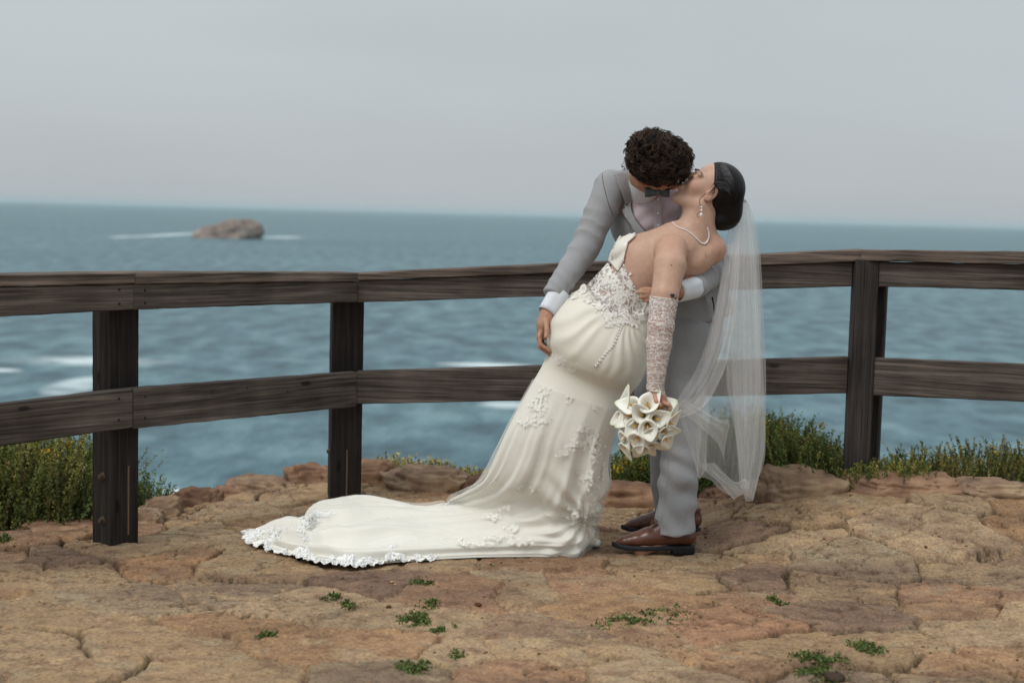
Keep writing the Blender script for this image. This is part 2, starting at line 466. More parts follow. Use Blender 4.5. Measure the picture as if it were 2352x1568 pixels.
crack = np.maximum(ss(.016, .005, edge+.010*rough_)*open_, np.maximum(ss(.017, .005, ridge), ss(.013, .003, ridge2))*ss(-.12, .12, fbm(X_*1.3+2, Y_*1.3+5, 0, 2, 141)+.22*ss(-.2, 1.0, X_)))
Z_ = Z_-np.where(sub, .018*crack, 0)
dk = crack[:, None]
col = col*(1-.85*dk)+np.array([.06, .045, .026])*.85*dk
beyond = ss(.15, .8, Y_-np.interp(X_, EX, EY))[:, None]
col = col*(1-beyond)+np.array([.06, .065, .03])*beyond
ny_, nx_ = gsh
I0 = (np.arange(ny_-1)[:, None]*nx_+np.arange(nx_-1)[None]).ravel()
fq = np.stack([I0, I0+1, I0+nx_+1, I0+nx_], 1)
def gmat():
    m, N, L, b = newmat('stone_paving')
    a = N.new('ShaderNodeAttribute'); a.attribute_name = 'Col'
    n1 = noise_node(N, L, 90, 6, rough=.65); n2 = noise_node(N, L, 14, 5, mapping=(1, 1.3, 1))
    c = mix(N, L, a.outputs[0], ramp(N, L, n1.outputs[0], [(.32, .50), (.46, .95), (.55, 1.03), (.70, 1.5)]), 1.0, 'MULTIPLY')
    c = mix(N, L, c, ramp(N, L, n2.outputs[0], [(.32, (.72, .66, .66)), (.5, (1, 1, 1)), (.7, (1.12, 1.08, 1.0))]), 1.0, 'MULTIPLY')
    v = N.new('ShaderNodeTexVoronoi'); v.inputs['Scale'].default_value = 42; t = N.new('ShaderNodeTexCoord'); L.new(t.outputs['Object'], v.inputs[0])
    sp_ = ramp(N, L, v.outputs['Distance'], [(.0, .45), (.13, .8), (.2, 1.0)])
    n4 = noise_node(N, L, 5, 3)
    gate = ramp(N, L, n4.outputs[0], [(.5, 0.0), (.62, .75)])
    c = mix(N, L, c, mix(N, L, c, sp_, 1.0, 'MULTIPLY'), gate)
    L.new(c, b.inputs['Base Color']); b.inputs['Roughness'].default_value = .9; b.inputs['Specular IOR Level'].default_value = .15
    n3 = noise_node(N, L, 220, 5, rough=.7)
    p = bump(N, L, b, n1.outputs[0], .8, .006); bump(N, L, b, n3.outputs[0], .6, .002, p)
    return m
ground = obj('ground', np.stack([X_, Y_, Z_], 1), fq, gmat(), col=np.clip(col, .01, .6))
tag(ground, kind='structure')
def gz(x, y): return float(terrain(x, y))
ZG = Z_.reshape(gsh)
def paving_top(x, y):      # height of the finished paving
    i = np.clip(np.searchsorted(gy, y), 1, len(gy)-1); j = np.clip(np.searchsorted(gx, x), 1, len(gx)-1); return ZG[i, j]

# ================================================================== SEA
SEA = -20.0
def sea_mat():
    m, N, L, b = newmat('sea_water')
    t = N.new('ShaderNodeTexCoord')
    def nz_(scale, mp_, det=4):
        a = N.new('ShaderNodeMapping'); a.inputs['Scale'].default_value = mp_; L.new(t.outputs['Object'], a.inputs[0])
        n = N.new('ShaderNodeTexNoise'); n.inputs['Scale'].default_value = scale; n.inputs['Detail'].default_value = det; n.inputs['Roughness'].default_value = .6; L.new(a.outputs[0], n.inputs[0]); return n.outputs[0]
    w1 = nz_(.20, (.9, .42, 1), 7); w2 = nz_(.9, (1, .6, 1)); w3 = nz_(.012, (.5, 1, 1), 5)
    base = ramp(N, L, w1, [(.37, (.028, .076, .100)), (.5, (.068, .150, .182)), (.64, (.140, .245, .278))])  # noise bands paint the light and shade of the waves into the water colour
    base = mix(N, L, base, ramp(N, L, w3, [(.3, (.80, .84, .88)), (.7, (1.15, 1.12, 1.1))]), 1.0, 'MULTIPLY')
    sx2 = N.new('ShaderNodeSeparateXYZ'); L.new(t.outputs['Object'], sx2.inputs[0])
    # foam patches: (x, y, rx, ry) in metres
    acc = None
    foams = []
    for px, py, rw, rh in ((200, 828, 235, 13), (180, 884, 75, 26), (1120, 838, 130, 6), (395, 539, 55, 8.5), (290, 544, 50, 3.5), (650, 545, 60, 3), (420, 1128, 60, 7), (1170, 930, 80, 9), (0, 850, 60, 5)):
        c = G(px, py, SEA); c2 = G(px+rw, py, SEA); c3 = G(px, py-rh, SEA); c4 = G(px, py+rh, SEA)
        foams.append((c[0], c[1], abs(c2[0]-c[0]), abs(c3[1]-c4[1])/2))
    fn = nz_(.16, (.5, 1, 1), 6)
    for x, y, rx, ry in foams:
        dx = math_(N, L, 'DIVIDE', math_(N, L, 'SUBTRACT', sx2.outputs[0], float(x)), float(rx))
        dy = math_(N, L, 'DIVIDE', math_(N, L, 'SUBTRACT', sx2.outputs[1], float(y)), float(ry))
        r2 = math_(N, L, 'ADD', math_(N, L, 'POWER', math_(N, L, 'ABSOLUTE', dx), 2.0), math_(N, L, 'POWER', math_(N, L, 'ABSOLUTE', dy), 2.0))
        k_ = math_(N, L, 'SUBTRACT', 1.0, r2, True)
        acc = k_ if acc is None else math_(N, L, 'MAXIMUM', acc, k_)
    fm = math_(N, L, 'MULTIPLY', math_(N, L, 'POWER', acc, .9), ramp(N, L, fn, [(.38, .22), (.58, 1.0)]))
    c = mix(N, L, base, (.74, .86, .88), fm)
    L.new(c, b.inputs['Base Color']); b.inputs['Roughness'].default_value = .38; b.inputs['Specular IOR Level'].default_value = .30; b.inputs['IOR'].default_value = 1.33
    p = bump(N, L, b, w1, 1.0, 1.6); bump(N, L, b, w2, .9, .5, p)
    return m
S_ = 30000
sea = obj('sea', [(-S_, 14, SEA), (S_, 14, SEA), (S_, S_, SEA), (-S_, S_, SEA)], [(0, 1, 2, 3)], sea_mat()); tag(sea, kind='structure')

# far rock in the sea
ic = G(508, 548, SEA); isc = ic[1]/F
hw = 82*isc; ih = 47*isc
rk = MB(); n1_, n2_ = 64, 26; V = []; Fc = []
for i in range(n2_+1):
    t = i/n2_
    for k in range(n1_):
        a = 2*math.pi*k/n1_; c_, s_2 = math.cos(a), math.sin(a)
        rr = (1-t**2.6)**.5 if t < 1 else 0
        wx_ = hw*rr*c_; wy_ = hw*.62*rr*s_2; h_ = ih*t
        if c_ < 0: h_ *= 1-.22*(abs(c_)*rr)**1.2; 
        n_ = float(fbm(c_*2.1+3, s_2*2.1, t*2.6, 5, 3))
        V.append((ic[0]+wx_*(1+.16*n_)+4*isc*t*10*.6, ic[1]+hw*.6+wy_*(1+.2*n_), SEA-.6+max(0, h_*(1+.34*float(fbm(c_*rr*4, s_2*rr*4, 7, 5, 8))))))
for i in range(n2_):
    for k in range(n1_): Fc.append((i*n1_+k, i*n1_+(k+1) % n1_, (i+1)*n1_+(k+1) % n1_, (i+1)*n1_+k))
Fc.append(tuple(n2_*n1_+k for k in range(n1_)))
def rock_mat(name, c1, c2, c3, sc=8, bd=.02):
    m, N, L, b = newmat(name)
    n = noise_node(N, L, sc, 7, rough=.62); n2 = noise_node(N, L, sc*.35, 4)
    c = ramp(N, L, n.outputs[0], [(.3, c1), (.5, c2), (.7, c3)])
    c = mix(N, L, c, ramp(N, L, n2.outputs[0], [(.35, (.72, .66, .66)), (.65, (1.15, 1.1, 1.02))]), 1.0, 'MULTIPLY')
    a = N.new('ShaderNodeAttribute'); a.attribute_name = 'Col'
    c = mix(N, L, c, a.outputs[0], 1.0, 'MULTIPLY')
    L.new(c, b.inputs['Base Color']); b.inputs['Roughness'].default_value = .9; b.inputs['Specular IOR Level'].default_value = .15
    n3 = noise_node(N, L, sc*5, 6, rough=.7)
    p = bump(N, L, b, n.outputs[0], .9, bd); bump(N, L, b, n3.outputs[0], .7, bd*.25, p); return m
io = obj('sea_rock', V, Fc, rock_mat('island_rock', (.16, .13, .12), (.27, .225, .20), (.40, .355, .315), .16, 1.5), origin=(ic[0], ic[1], SEA), col=(1, 1, 1))
tag(io, 'rounded grey brown rock standing alone in the sea with surf at its foot', 'rock')

# ================================================================== BOULDERS ALONG THE EDGE
rm = rock_mat('edge_rock', (.19, .125, .09), (.315, .215, .145), (.42, .32, .22), 11, .010)
def boulder(px, py, wpx, hpx, Y, seed, tint, label, dz=0, flat=1.0, rot=0):
    """px,py = middle of its top edge"""
    t_ = P(px, py, Y); sc = Y/F; rx = wpx*sc/2; h = hpx*sc*1.15; ry = rx*.75*flat
    base = t_[2]-h; g = .0; nu, nv = 90, 46; V = []; Fc = []
    cx, cy = t_[0], Y+ry*.35
    for i in range(nv+1):
        th = math.pi*i/nv
        for k in range(nu):
            a = 2*math.pi*k/nu
            d = np.array([math.sin(th)*math.cos(a), math.sin(th)*math.sin(a), math.cos(th)])
            q = np.sign(d)*np.abs(d)**.58
            n_ = float(fbm(d[0]*1.5+seed*3.1, d[1]*1.5, d[2]*1.5, 5, seed)); n2_ = float(fbm(d[0]*1.8+seed, d[1]*1.6, d[2]*4, 3, seed+50))
            n3_ = float(fbm(d[0]*6+seed, d[1]*6, d[2]*6, 5, seed+90)); fc_ = abs(float(fbm(d[0]*2.2+seed*7, d[1]*2.2, d[2]*3, 3, seed+31))); r_ = 1+.30*n_+.12*n2_+.12*n3_-.35*max(0, .12-fc_)
            x, y, z = q[0]*rx*r_, q[1]*ry*r_, q[2]*h*r_
            ca, sa = math.cos(rot), math.sin(rot)
            V.append((cx+x*ca-y*sa, cy+x*sa+y*ca, base+z*.98+.1*h))
    for i in range(nv):
        for k in range(nu): Fc.append((i*nu+k, (i+1)*nu+k, (i+1)*nu+(k+1) % nu, i*nu+(k+1) % nu))
    V = np.array(V); 
    o = obj('boulder', V, Fc, rm, origin=(cx, cy, base), col=tint)
    mod(o, 'SUBSURF', levels=0, render_levels=0)
    tag(o, label, 'rock', 'rocks bordering the paving'); return o
T1, T2, T3, T4 = (.90, .92, .92), (.86, .78, .76), (.62, .56, .56), (1.05, 1.1, 1.12)
boulder(985, 1083, 215, 58, 6.55, 2, T4, 'big pale tan boulder between the second post and the gown')
boulder(850, 1066, 120, 62, 6.62, 3, T2, 'reddish boulder just right of the second fence post')
boulder(715, 1076, 130, 52, 6.62, 4, T2, 'reddish flat rock just left of the second fence post')
boulder(600, 1104, 170, 44, 6.48, 5, T1, 'low tan rock left of the reddish rock by the second post')
boulder(520, 1124, 95, 40, 6.36, 6, T2, 'small orange brown rock on the edge above the sea between the two left posts')
boulder(455, 1132, 115, 52, 6.22, 7, T3, 'dark cracked rock on the edge midway between the two left posts')
boulder(370, 1150, 105, 50, 6.0, 8, T1, 'rounded tan rock right of the bolted post')
boulder(330, 1172, 90, 40, 5.85, 9, T4, 'small pale rock against the right side of the bolted post')
boulder(150, 1206, 240, 34, 5.75, 10, T2, 'long low reddish slab in front of the left bush')
boulder(1105, 1098, 80, 46, 6.45, 11, T3, 'small brown rock half hidden behind the left of the gown')
boulder(1440, 1116, 200, 56, 6.35, 12, T2, 'broad pinkish boulder between the gown and the trousers')
boulder(1690, 1120, 150, 40, 6.3, 13, T3, 'dark brown rock under the tip of the veil')
boulder(1850, 1093, 230, 66, 6.0, 14, T1, 'large tan boulder to the right of the veil')
boulder(2080, 1100, 260, 46, 5.98, 15, T2, 'wide reddish slab below the corner post')
boulder(2290, 1112, 190, 36, 5.92, 16, T1, 'tan slab at the right end below the fence')

# ================================================================== FENCE
def wood(name, c1, c2, c3):
    m, N, L, b = newmat(name)
    g = noise_node(N, L, 9, 8, mapping=(.14, 6, 6), rough=.72)
    g2 = noise_node(N, L, 40, 5, mapping=(.08, 3, 3), rough=.6); k = noise_node(N, L, 3.0, 4)
    c = ramp(N, L, g.outputs[0], [(.3, c1), (.5, c2), (.72, c3)])
    c = mix(N, L, c, ramp(N, L, g2.outputs[0], [(.36, .45), (.5, 1.0), (.7, 1.25)]), 1.0, 'MULTIPLY')
    c = mix(N, L, c, ramp(N, L, k.outputs[0], [(.3, (.5, .46, .44)), (.62, (1.18, 1.14, 1.1))]), .85, 'MULTIPLY')
    v = N.new('ShaderNodeTexVoronoi'); v.inputs['Scale'].default_value = 3.2; t = N.new('ShaderNodeTexCoord'); mp_ = N.new('ShaderNodeMapping'); mp_.inputs['Scale'].default_value = (.8, 2.2, 2.2)
    L.new(t.outputs['Object'], mp_.inputs[0]); L.new(mp_.outputs[0], v.inputs[0])
    kn = ramp(N, L, v.outputs['Distance'], [(.0, .12), (.06, .35), (.085, 1.0)])
    c = mix(N, L, c, kn, 1.0, 'MULTIPLY')
    L.new(c, b.inputs['Base Color']); b.inputs['Roughness'].default_value = .82; b.inputs['Specular IOR Level'].default_value = .25
    p = bump(N, L, b, g.outputs[0], .6, .004); bump(N, L, b, g2.outputs[0], .7, .0025, p); return m
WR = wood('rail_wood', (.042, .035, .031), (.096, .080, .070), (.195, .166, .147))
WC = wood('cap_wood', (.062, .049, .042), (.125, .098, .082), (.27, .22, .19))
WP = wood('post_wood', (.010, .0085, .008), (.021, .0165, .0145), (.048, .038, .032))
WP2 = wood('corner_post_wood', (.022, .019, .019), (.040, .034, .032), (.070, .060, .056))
fence = empty('fence', (-.68, 6.2, 0))
tag(fence, 'dark weathered wooden post and rail fence along the cliff edge', 'fence')
FO = np.array([-.68, 6.2, 0])
def beam(name, a, b, zta, zba, ztb, zbb, y0, y1, mat, parent, bev=.004, seg=24):
    """board from a to b (xy); depth y0..y1 along its outward normal; local x runs along it"""
    a = np.array(a, float); b = np.array(b, float); d = b-a; Ln = np.hypot(*d); ang = math.atan2(d[1], d[0])
    V = []; Fc = []
    for i in range(seg+1):
        t = i/seg; zt = zta+(ztb-zta)*t; zb = zba+(zbb-zba)*t
        j = .0007*math.sin(i*1.7+zta*40)+.0006*random.uniform(-1, 1) if 0 < i < seg else 0
        zt += j; zb += j*.6+.001*random.uniform(-1, 1)
        for (yy, zz) in ((y0+bev, zb), (y1-bev, zb), (y1, zb+bev), (y1, zt-bev), (y1-bev, zt), (y0+bev, zt), (y0, zt-bev), (y0, zb+bev)): V.append((t*Ln, yy, zz))
    for i in range(seg):
        for k in range(8): Fc.append((i*8+k, (i+1)*8+k, (i+1)*8+(k+1) % 8, i*8+(k+1) % 8))
    Fc.append(tuple(range(8))); Fc.append(tuple(seg*8+k for k in range(8))[::-1])
    me = mkmesh(name, V, Fc, mat, smooth=False); o = bpy.data.objects.new(name, me); COL.objects.link(o)
    o.parent = parent; o.location = (a[0]-FO[0], a[1]-FO[1], 0); o.rotation_euler = (0, 0, ang); o['_o'] = [a[0], a[1], 0]; o['ln'] = float(Ln); o['z'] = [float(q) for q in (zta, zba, ztb, zbb)]; o['y0'] = float(y0); return o
def zof(px, py, Y): return float(P(px, py, Y)[2])
J0 = np.array([-2.30, 4.40]); J1 = np.array([-1.427, 5.335]); J2 = np.array([-.676, 6.17]); J3 = np.array([1.50, 6.13]); J4 = np.array([2.75, 5.60])
def xz(px, a, b):      # where along a-b the picture column lies -> Y
    s_ = (px-1176)/F; t = (s_*a[1]-a[0])/((b[0]-a[0])-s_*(b[1]-a[1])); return a[1]+t*(b[1]-a[1]), t
def seg_beam(name, a, b, pa, pb, tops, bots, y0, y1, mat, ea=0, eb=0):
    Ya, ta = xz(pa, a, b); Yb, tb = xz(pb, a, b)
    zt = [zof(pa, tops[0], Ya), zof(pb, tops[1], Yb)]; zb = [zof(pa, bots[0], Ya), zof(pb, bots[1], Yb)]
    f = lambda z, t: z[0]+(z[1]-z[0])*(t-ta)/(tb-ta)
    T0, T1_ = ea, 1-eb
    A = a+(b-a)*T0; B = a+(b-a)*T1_
    return beam(name, A, B, f(zt, T0), f(zb, T0), f(zt, T1_), f(zb, T1_), y0, y1, mat, fence)
# nearest run
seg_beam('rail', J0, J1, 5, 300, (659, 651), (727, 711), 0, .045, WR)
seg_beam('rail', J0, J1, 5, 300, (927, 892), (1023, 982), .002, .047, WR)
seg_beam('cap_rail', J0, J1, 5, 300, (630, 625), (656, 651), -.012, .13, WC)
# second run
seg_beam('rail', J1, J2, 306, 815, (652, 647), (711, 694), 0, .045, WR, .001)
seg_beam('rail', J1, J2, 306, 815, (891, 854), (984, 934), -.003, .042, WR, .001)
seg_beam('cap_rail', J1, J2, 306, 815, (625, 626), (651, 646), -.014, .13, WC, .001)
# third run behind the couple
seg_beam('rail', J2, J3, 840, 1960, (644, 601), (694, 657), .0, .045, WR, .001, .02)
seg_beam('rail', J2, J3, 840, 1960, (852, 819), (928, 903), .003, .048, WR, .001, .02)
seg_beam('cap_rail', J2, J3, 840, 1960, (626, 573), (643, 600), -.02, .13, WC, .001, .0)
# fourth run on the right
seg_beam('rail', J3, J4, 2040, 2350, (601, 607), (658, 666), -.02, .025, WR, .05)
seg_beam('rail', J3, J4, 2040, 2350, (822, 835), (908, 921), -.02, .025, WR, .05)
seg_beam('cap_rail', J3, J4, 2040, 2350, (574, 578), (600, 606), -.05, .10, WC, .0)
def post(cx, cy, w_, ang, ztop, mat, d_=None, lean=0):
    d_ = d_ or w_; h = ztop+.25; V = []; Fc = []; bv = .006; n_ = 30; z0 = gz(cx, cy)-.25
    ring = [(-w_/2+bv, -d_/2), (w_/2-bv, -d_/2), (w_/2, -d_/2+bv), (w_/2, d_/2-bv), (w_/2-bv, d_/2), (-w_/2+bv, d_/2), (-w_/2, d_/2-bv), (-w_/2, -d_/2+bv)]
    Ln = ztop-z0
    for i in range(n_+1):
        for (a, b) in ring:
            j = 1+.006*random.uniform(-1, 1)
            V.append((i/n_*Ln, a*j, b*j))
    for i in range(n_):
        for k in range(8): Fc.append((i*8+k, i*8+(k+1) % 8, (i+1)*8+(k+1) % 8, (i+1)*8+k))
    Fc.append(tuple(range(8))[::-1]); Fc.append(tuple(n_*8+k for k in range(8)))
    # local x = up, local y = face direction
    me = mkmesh('post', V, Fc, mat, smooth=False); o = bpy.data.objects.new('post', me); COL.objects.link(o); o.parent = fence
    R_ = Matrix(((0, math.cos(ang), math.sin(ang)), (0, math.sin(ang), -math.cos(ang)), (1, 0, 0)))
    # columns: local x->(0,0,1), local y->(cos,sin,0), local z-> (sin,-cos,0)
    R_ = Matrix(((0, math.cos(ang), math.sin(ang)), (0, math.sin(ang), -math.cos(ang)), (1, 0, 0)))
    o.matrix_local = Matrix.Translation(Vector((cx-FO[0], cy-FO[1], z0))) @ R_.to_4x4()
    return o, z0
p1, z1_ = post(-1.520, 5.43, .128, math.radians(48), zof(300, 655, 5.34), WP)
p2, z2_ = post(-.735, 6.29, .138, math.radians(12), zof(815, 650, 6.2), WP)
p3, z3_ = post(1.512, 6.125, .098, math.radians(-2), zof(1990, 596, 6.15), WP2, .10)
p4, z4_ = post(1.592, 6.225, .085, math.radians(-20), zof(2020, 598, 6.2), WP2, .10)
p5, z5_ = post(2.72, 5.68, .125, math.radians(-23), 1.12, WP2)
STR = simple('splinter_wood', (.16, .10, .06), .8)
IRON = simple('rusty_iron', (.085, .05, .03), .55, .5, .4, 60, .6, 150)
def on_post(o, z0, yloc, zloc, face, size, name, mat, cyl=False):
    """small fitting on a post. face: 'z' = front face at +w/2, 'y' = side face"""
    b = MB()
    if cyl:
        n_ = 14; R1, h1, R2, h2 = size
        for (R3, a0, a1, ns) in ((R1, 0, h1, 16), (R2, h1, h1+h2, 6)):
            V = []; 
            for hh_ in (a0, a1):
                for k in range(ns):
                    a = 2*math.pi*k/ns; rr3 = R3*(1 if hh_ == a0 else .88); V.append((rr3*math.cos(a), rr3*math.sin(a), hh_))
            Fc = [(k, (k+1) % ns, ns+(k+1) % ns, ns+k) for k in range(ns)]+[tuple(ns+k for k in range(ns))]
            b.add(V, Fc)
        v = np.concatenate(b.v)
        if face == 'y': v = np.stack([v[:, 0], -v[:, 2], v[:, 1]], 1)
        else: v = np.stack([v[:, 0], v[:, 1], v[:, 2]], 1)
    else:
        x0, x1, wd, th = size
        v = np.array([(x, y, z) for x in (x0, x1) for y in (-wd/2, wd/2) for z in (-.01, th)])
        v[:, 0] -= (x0+x1)/2*0
        b.f = [(0, 1, 3, 2), (4, 6, 7, 5), (0, 4, 5, 1), (2, 3, 7, 6), (0, 2, 6, 4), (1, 5, 7, 3)]
        b.add(v, []); 
    me = mkmesh(name, v, b.f, mat, smooth=False); q = bpy.data.objects.new(name, me); COL.objects.link(q); q.parent = o
    q.location = (zloc, yloc[0], yloc[1]); return q
for zz in (.285, .115):
    on_post(p1, z1_, (-.0635, .012), zz-z1_-.035, 'y', (.017, .004, .011, .012), 'bolt', IRON, True)
on_post(p1, z1_, (.016, .063), -z1_, 'z', (.02, .29, .007, .0025), 'splint', STR)
on_post(p2, z2_, (.004, .069), -z2_, 'z', (.0, .235, .006, .002), 'splint', STR)
for zz in (.22,): on_post(p2, z2_, (-.069, .02), zz-z2_, 'y', (.013, .003, .009, .01), 'bolt', IRON, True)
# nail heads with dark streaks on the rails
NH = simple('nail_iron', (.012, .01, .01), .6, .4, .3)
def nails(rail, pts):
    for (x, z) in pts:
        b = MB(); n_ = 10; V = [(.006*math.cos(2*math.pi*k/n_), 0, .006*math.sin(2*math.pi*k/n_)) for k in range(n_)]+[(.004*math.cos(2*math.pi*k/n_), -.002, .004*math.sin(2*math.pi*k/n_)) for k in range(n_)]
        Fc = [(k, (k+1) % n_, n_+(k+1) % n_, n_+k) for k in range(n_)]+[tuple(n_+k for k in range(n_))]
        me = mkmesh('nail', V, Fc, NH); q = bpy.data.objects.new('nail', me); COL.objects.link(q); q.parent = rail; t = x/rail['ln']; z0 = rail['z'][1]+(rail['z'][3]-rail['z'][1])*t; z1 = rail['z'][0]+(rail['z'][2]-rail['z'][0])*t; q.location = (x, rail['y0']-.0005, z0+(z1-z0)*z)
rl = [o for o in fence.children if o.name.startswith('rail')]
nails(rl[0], [(1.22, .25), (1.22, .78)]); nails(rl[1], [(1.22, .25), (1.22, .78)])
nails(rl[2], [(.05, .25), (.05, .75)]); nails(rl[3], [(.05, .25), (.05, .78), (.36, .78), (.53, .8), (.74, .6)])
# ================================================================== PEOPLE: materials
def skin_mat(name, c):
    m, N, L, b = newmat(name)
    a = N.new('ShaderNodeAttribute'); a.attribute_name = 'Col'
    n = noise_node(N, L, 60, 5)
    r = ramp(N, L, n.outputs[0], [(.3, tuple(x*.93 for x in c)), (.7, tuple(x*1.06 for x in c))])
    r = mix(N, L, r, a.outputs[0], 1.0, 'MULTIPLY')
    L.new(r, b.inputs['Base Color']); b.inputs['Roughness'].default_value = .5; b.inputs['Specular IOR Level'].default_value = .35
    b.inputs['Subsurface Weight'].default_value = .18; b.inputs['Subsurface Radius'].default_value = (.014, .006, .003); b.inputs['Subsurface Scale'].default_value = 1.0
    bump(N, L, b, noise_node(N, L, 350, 4).outputs[0], .12, .0006); return m
SK1 = skin_mat('groom_skin', (.43, .235, .155)); SK2 = skin_mat('bride_skin', (.515, .325, .238))
def suit_mat(name, c, dark=.93):
    m, N, L, b = newmat(name)
    n = noise_node(N, L, 420, 2, mapping=(1, 1, .12)); n2 = noise_node(N, L, 420, 2, mapping=(.12, .12, 1)); n3 = noise_node(N, L, 6, 4)
    r = ramp(N, L, n.outputs[0], [(.3, tuple(x*dark for x in c)), (.7, tuple(x*(2-dark) for x in c))])
    r = mix(N, L, r, ramp(N, L, n2.outputs[0], [(.3, dark), (.7, 2-dark)]), .8, 'MULTIPLY')
    r = mix(N, L, r, ramp(N, L, n3.outputs[0], [(.3, .93), (.7, 1.06)]), 1, 'MULTIPLY')
    L.new(r, b.inputs['Base Color']); b.inputs['Roughness'].default_value = .75; b.inputs['Specular IOR Level'].default_value = .25; b.inputs['Sheen Weight'].default_value = .12
    p = bump(N, L, b, n.outputs[0], .12, .0004); bump(N, L, b, noise_node(N, L, 22, 3, mapping=(1, 1, .5)).outputs[0], .35, .006, p); return m
SUIT = suit_mat('grey_suit_cloth', (.30, .302, .312)); 
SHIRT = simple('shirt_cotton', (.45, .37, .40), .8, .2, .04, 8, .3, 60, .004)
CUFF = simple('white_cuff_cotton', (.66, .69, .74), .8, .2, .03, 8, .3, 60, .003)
BOWM = simple('dark_green_satin', (.065, .095, .105), .5, .5, .1)
def leather():
    m, N, L, b = newmat('brown_leather')
    n = noise_node(N, L, 12, 5)
    r = ramp(N, L, n.outputs[0], [(.3, (.075, .025, .014)), (.7, (.135, .048, .026))])
    L.new(r, b.inputs['Base Color']); b.inputs['Roughness'].default_value = .36; b.inputs['Specular IOR Level'].default_value = .5
    bump(N, L, b, noise_node(N, L, 260, 4).outputs[0], .2, .0006); return m
LEA = leather(); SOLE = simple('dark_rubber_sole', (.014, .014, .018), .6, .3)
LACE_ = simple('shoe_lace', (.11, .045, .025), .7)
HAIR1 = None
def hair_mat(name, c1, c2, rough, sc, mp_, bd):
    m, N, L, b = newmat(name)
    n = noise_node(N, L, sc, 4, mapping=mp_)
    L.new(ramp(N, L, n.outputs[0], [(.35, c1), (.7, c2)]), b.inputs['Base Color'])
    b.inputs['Roughness'].default_value = rough; b.inputs['Specular IOR Level'].default_value = .26
    bump(N, L, b, n.outputs[0], .6, bd); return m
HAIR1 = hair_mat('brown_curls', (.011, .007, .005), (.072, .040, .024), .55, 26, (1, 1, 1), .001)
HAIR2 = hair_mat('black_sleek_hair', (.0022, .0022, .0026), (.0075, .007, .0078), .42, 160, (.12, 1, .2), .0010)

# ------------------------------------------------------------------ generic head
class Frame:
    def __init__(s, c, fwd, up, sc=1.0):
        s.f = unit(fwd); r = np.cross(s.f, np.array(up, float)); s.r = unit(r); s.u = np.cross(s.r, s.f); s.l = -s.r
        s.c = np.array(c, float); s.k = sc; s.R = np.stack([s.f, s.l, s.u])
    def w(s, x, y, z): return s.c+s.k*(x*s.f+y*s.l+z*s.u)
    def loc(s, p): return (np.asarray(p)-s.c) @ s.R.T/s.k
def head(V, H, neck, rneck, male):
    k = .010*H.k
    def E(c, r, kk=None, mode='add'): V.ell(H.w(*c), np.array(r)*H.k, H.R, (k if kk is None else kk*H.k), mode)
    def Cn(a, b, ra, rb, kk=None, mode='add'): V.cone(H.w(*a), H.w(*b), ra*H.k, rb*H.k, (k if kk is None else kk*H.k), None, mode)
    E((-.018, 0, .032), (.094, .074, .088)); E((.022, 0, -.03), (.062, .056, .082), .02)
    E((.064, 0, -.100), (.020, .024 if male else .019, .017), .02)
    for s_ in (1, -1):
        Cn((-.012, .052*s_, -.062), (.056, .018*s_, -.100), .017, .013, .022)
        E((.052, .037*s_, -.030), (.024, .020, .022), .022)
        Cn((.079, .012*s_, .020), (.068, .046*s_, .017), .010 if male else .006, .008, .010)
    Cn((.086, 0, .004), (.106, 0, -.034), .007, .0095, .010); 
    for s_ in (1, -1): E((.097, .011*s_, -.039), (.009, .0075, .007), .006)
    for s_ in (1, -1):
        E((.092, .031*s_, -.002), (.014, .018, .010), .010, 'sub')
        E((.071, .031*s_, -.003), (.0145, .0155, .0125), .004)
    E((.083, 0, -.062), (.014, .022, .012), .012)
    E((.0915, 0, -.0605), (.008, .020, .0055), .004); E((.0895, 0, -.0700), (.0085, .017, .0062), .004)
    Cn((.102, -.016, -.0655), (.102, .016, -.0655), .0022, .0022, .003, 'sub')
    for s_ in (1, -1):
        a = Frame(H.w(-.010, .073*s_, -.012), H.f*1.0+H.u*.15+H.l*s_*-.35, H.u, H.k)
        V.ell(a.w(0, 0, 0), np.array((.019, .007, .031))*H.k, a.R, .004*H.k)
        V.ell(a.w(.004, .008*s_, .003), np.array((.010, .006, .017))*H.k, a.R, .003*H.k, 'sub')
        V.ell(a.w(.009, .003*s_, -.006), np.array((.005, .004, .006))*H.k, a.R, .003*H.k)
    V.cone(H.w(-.022, 0, -.045), neck, .056*H.k, rneck, .02)
def face_tint(H, v, tint, lips, blush):
    q = H.loc(v)
    def blob(c, r): return np.exp(-(((q-np.array(c))/np.array(r))**2).sum(1))[:, None]
    m = np.clip(1.5*blob((.095, 0, -.0655), (.012, .019, .0085)), 0, 1)
    tint = tint*(1-m)+np.array(lips)*m
    for s_ in (1, -1):
        m = blob((.06, .042*s_, -.030), (.03, .022, .02))*blush; tint = tint*(1-m)+tint*np.array((1.02, .70, .72))*m
        m = blob((-.008, .078*s_, -.012), (.03, .02, .035))*.35; tint = tint*(1-m)+tint*np.array((1.05, .78, .76))*m
    return tint
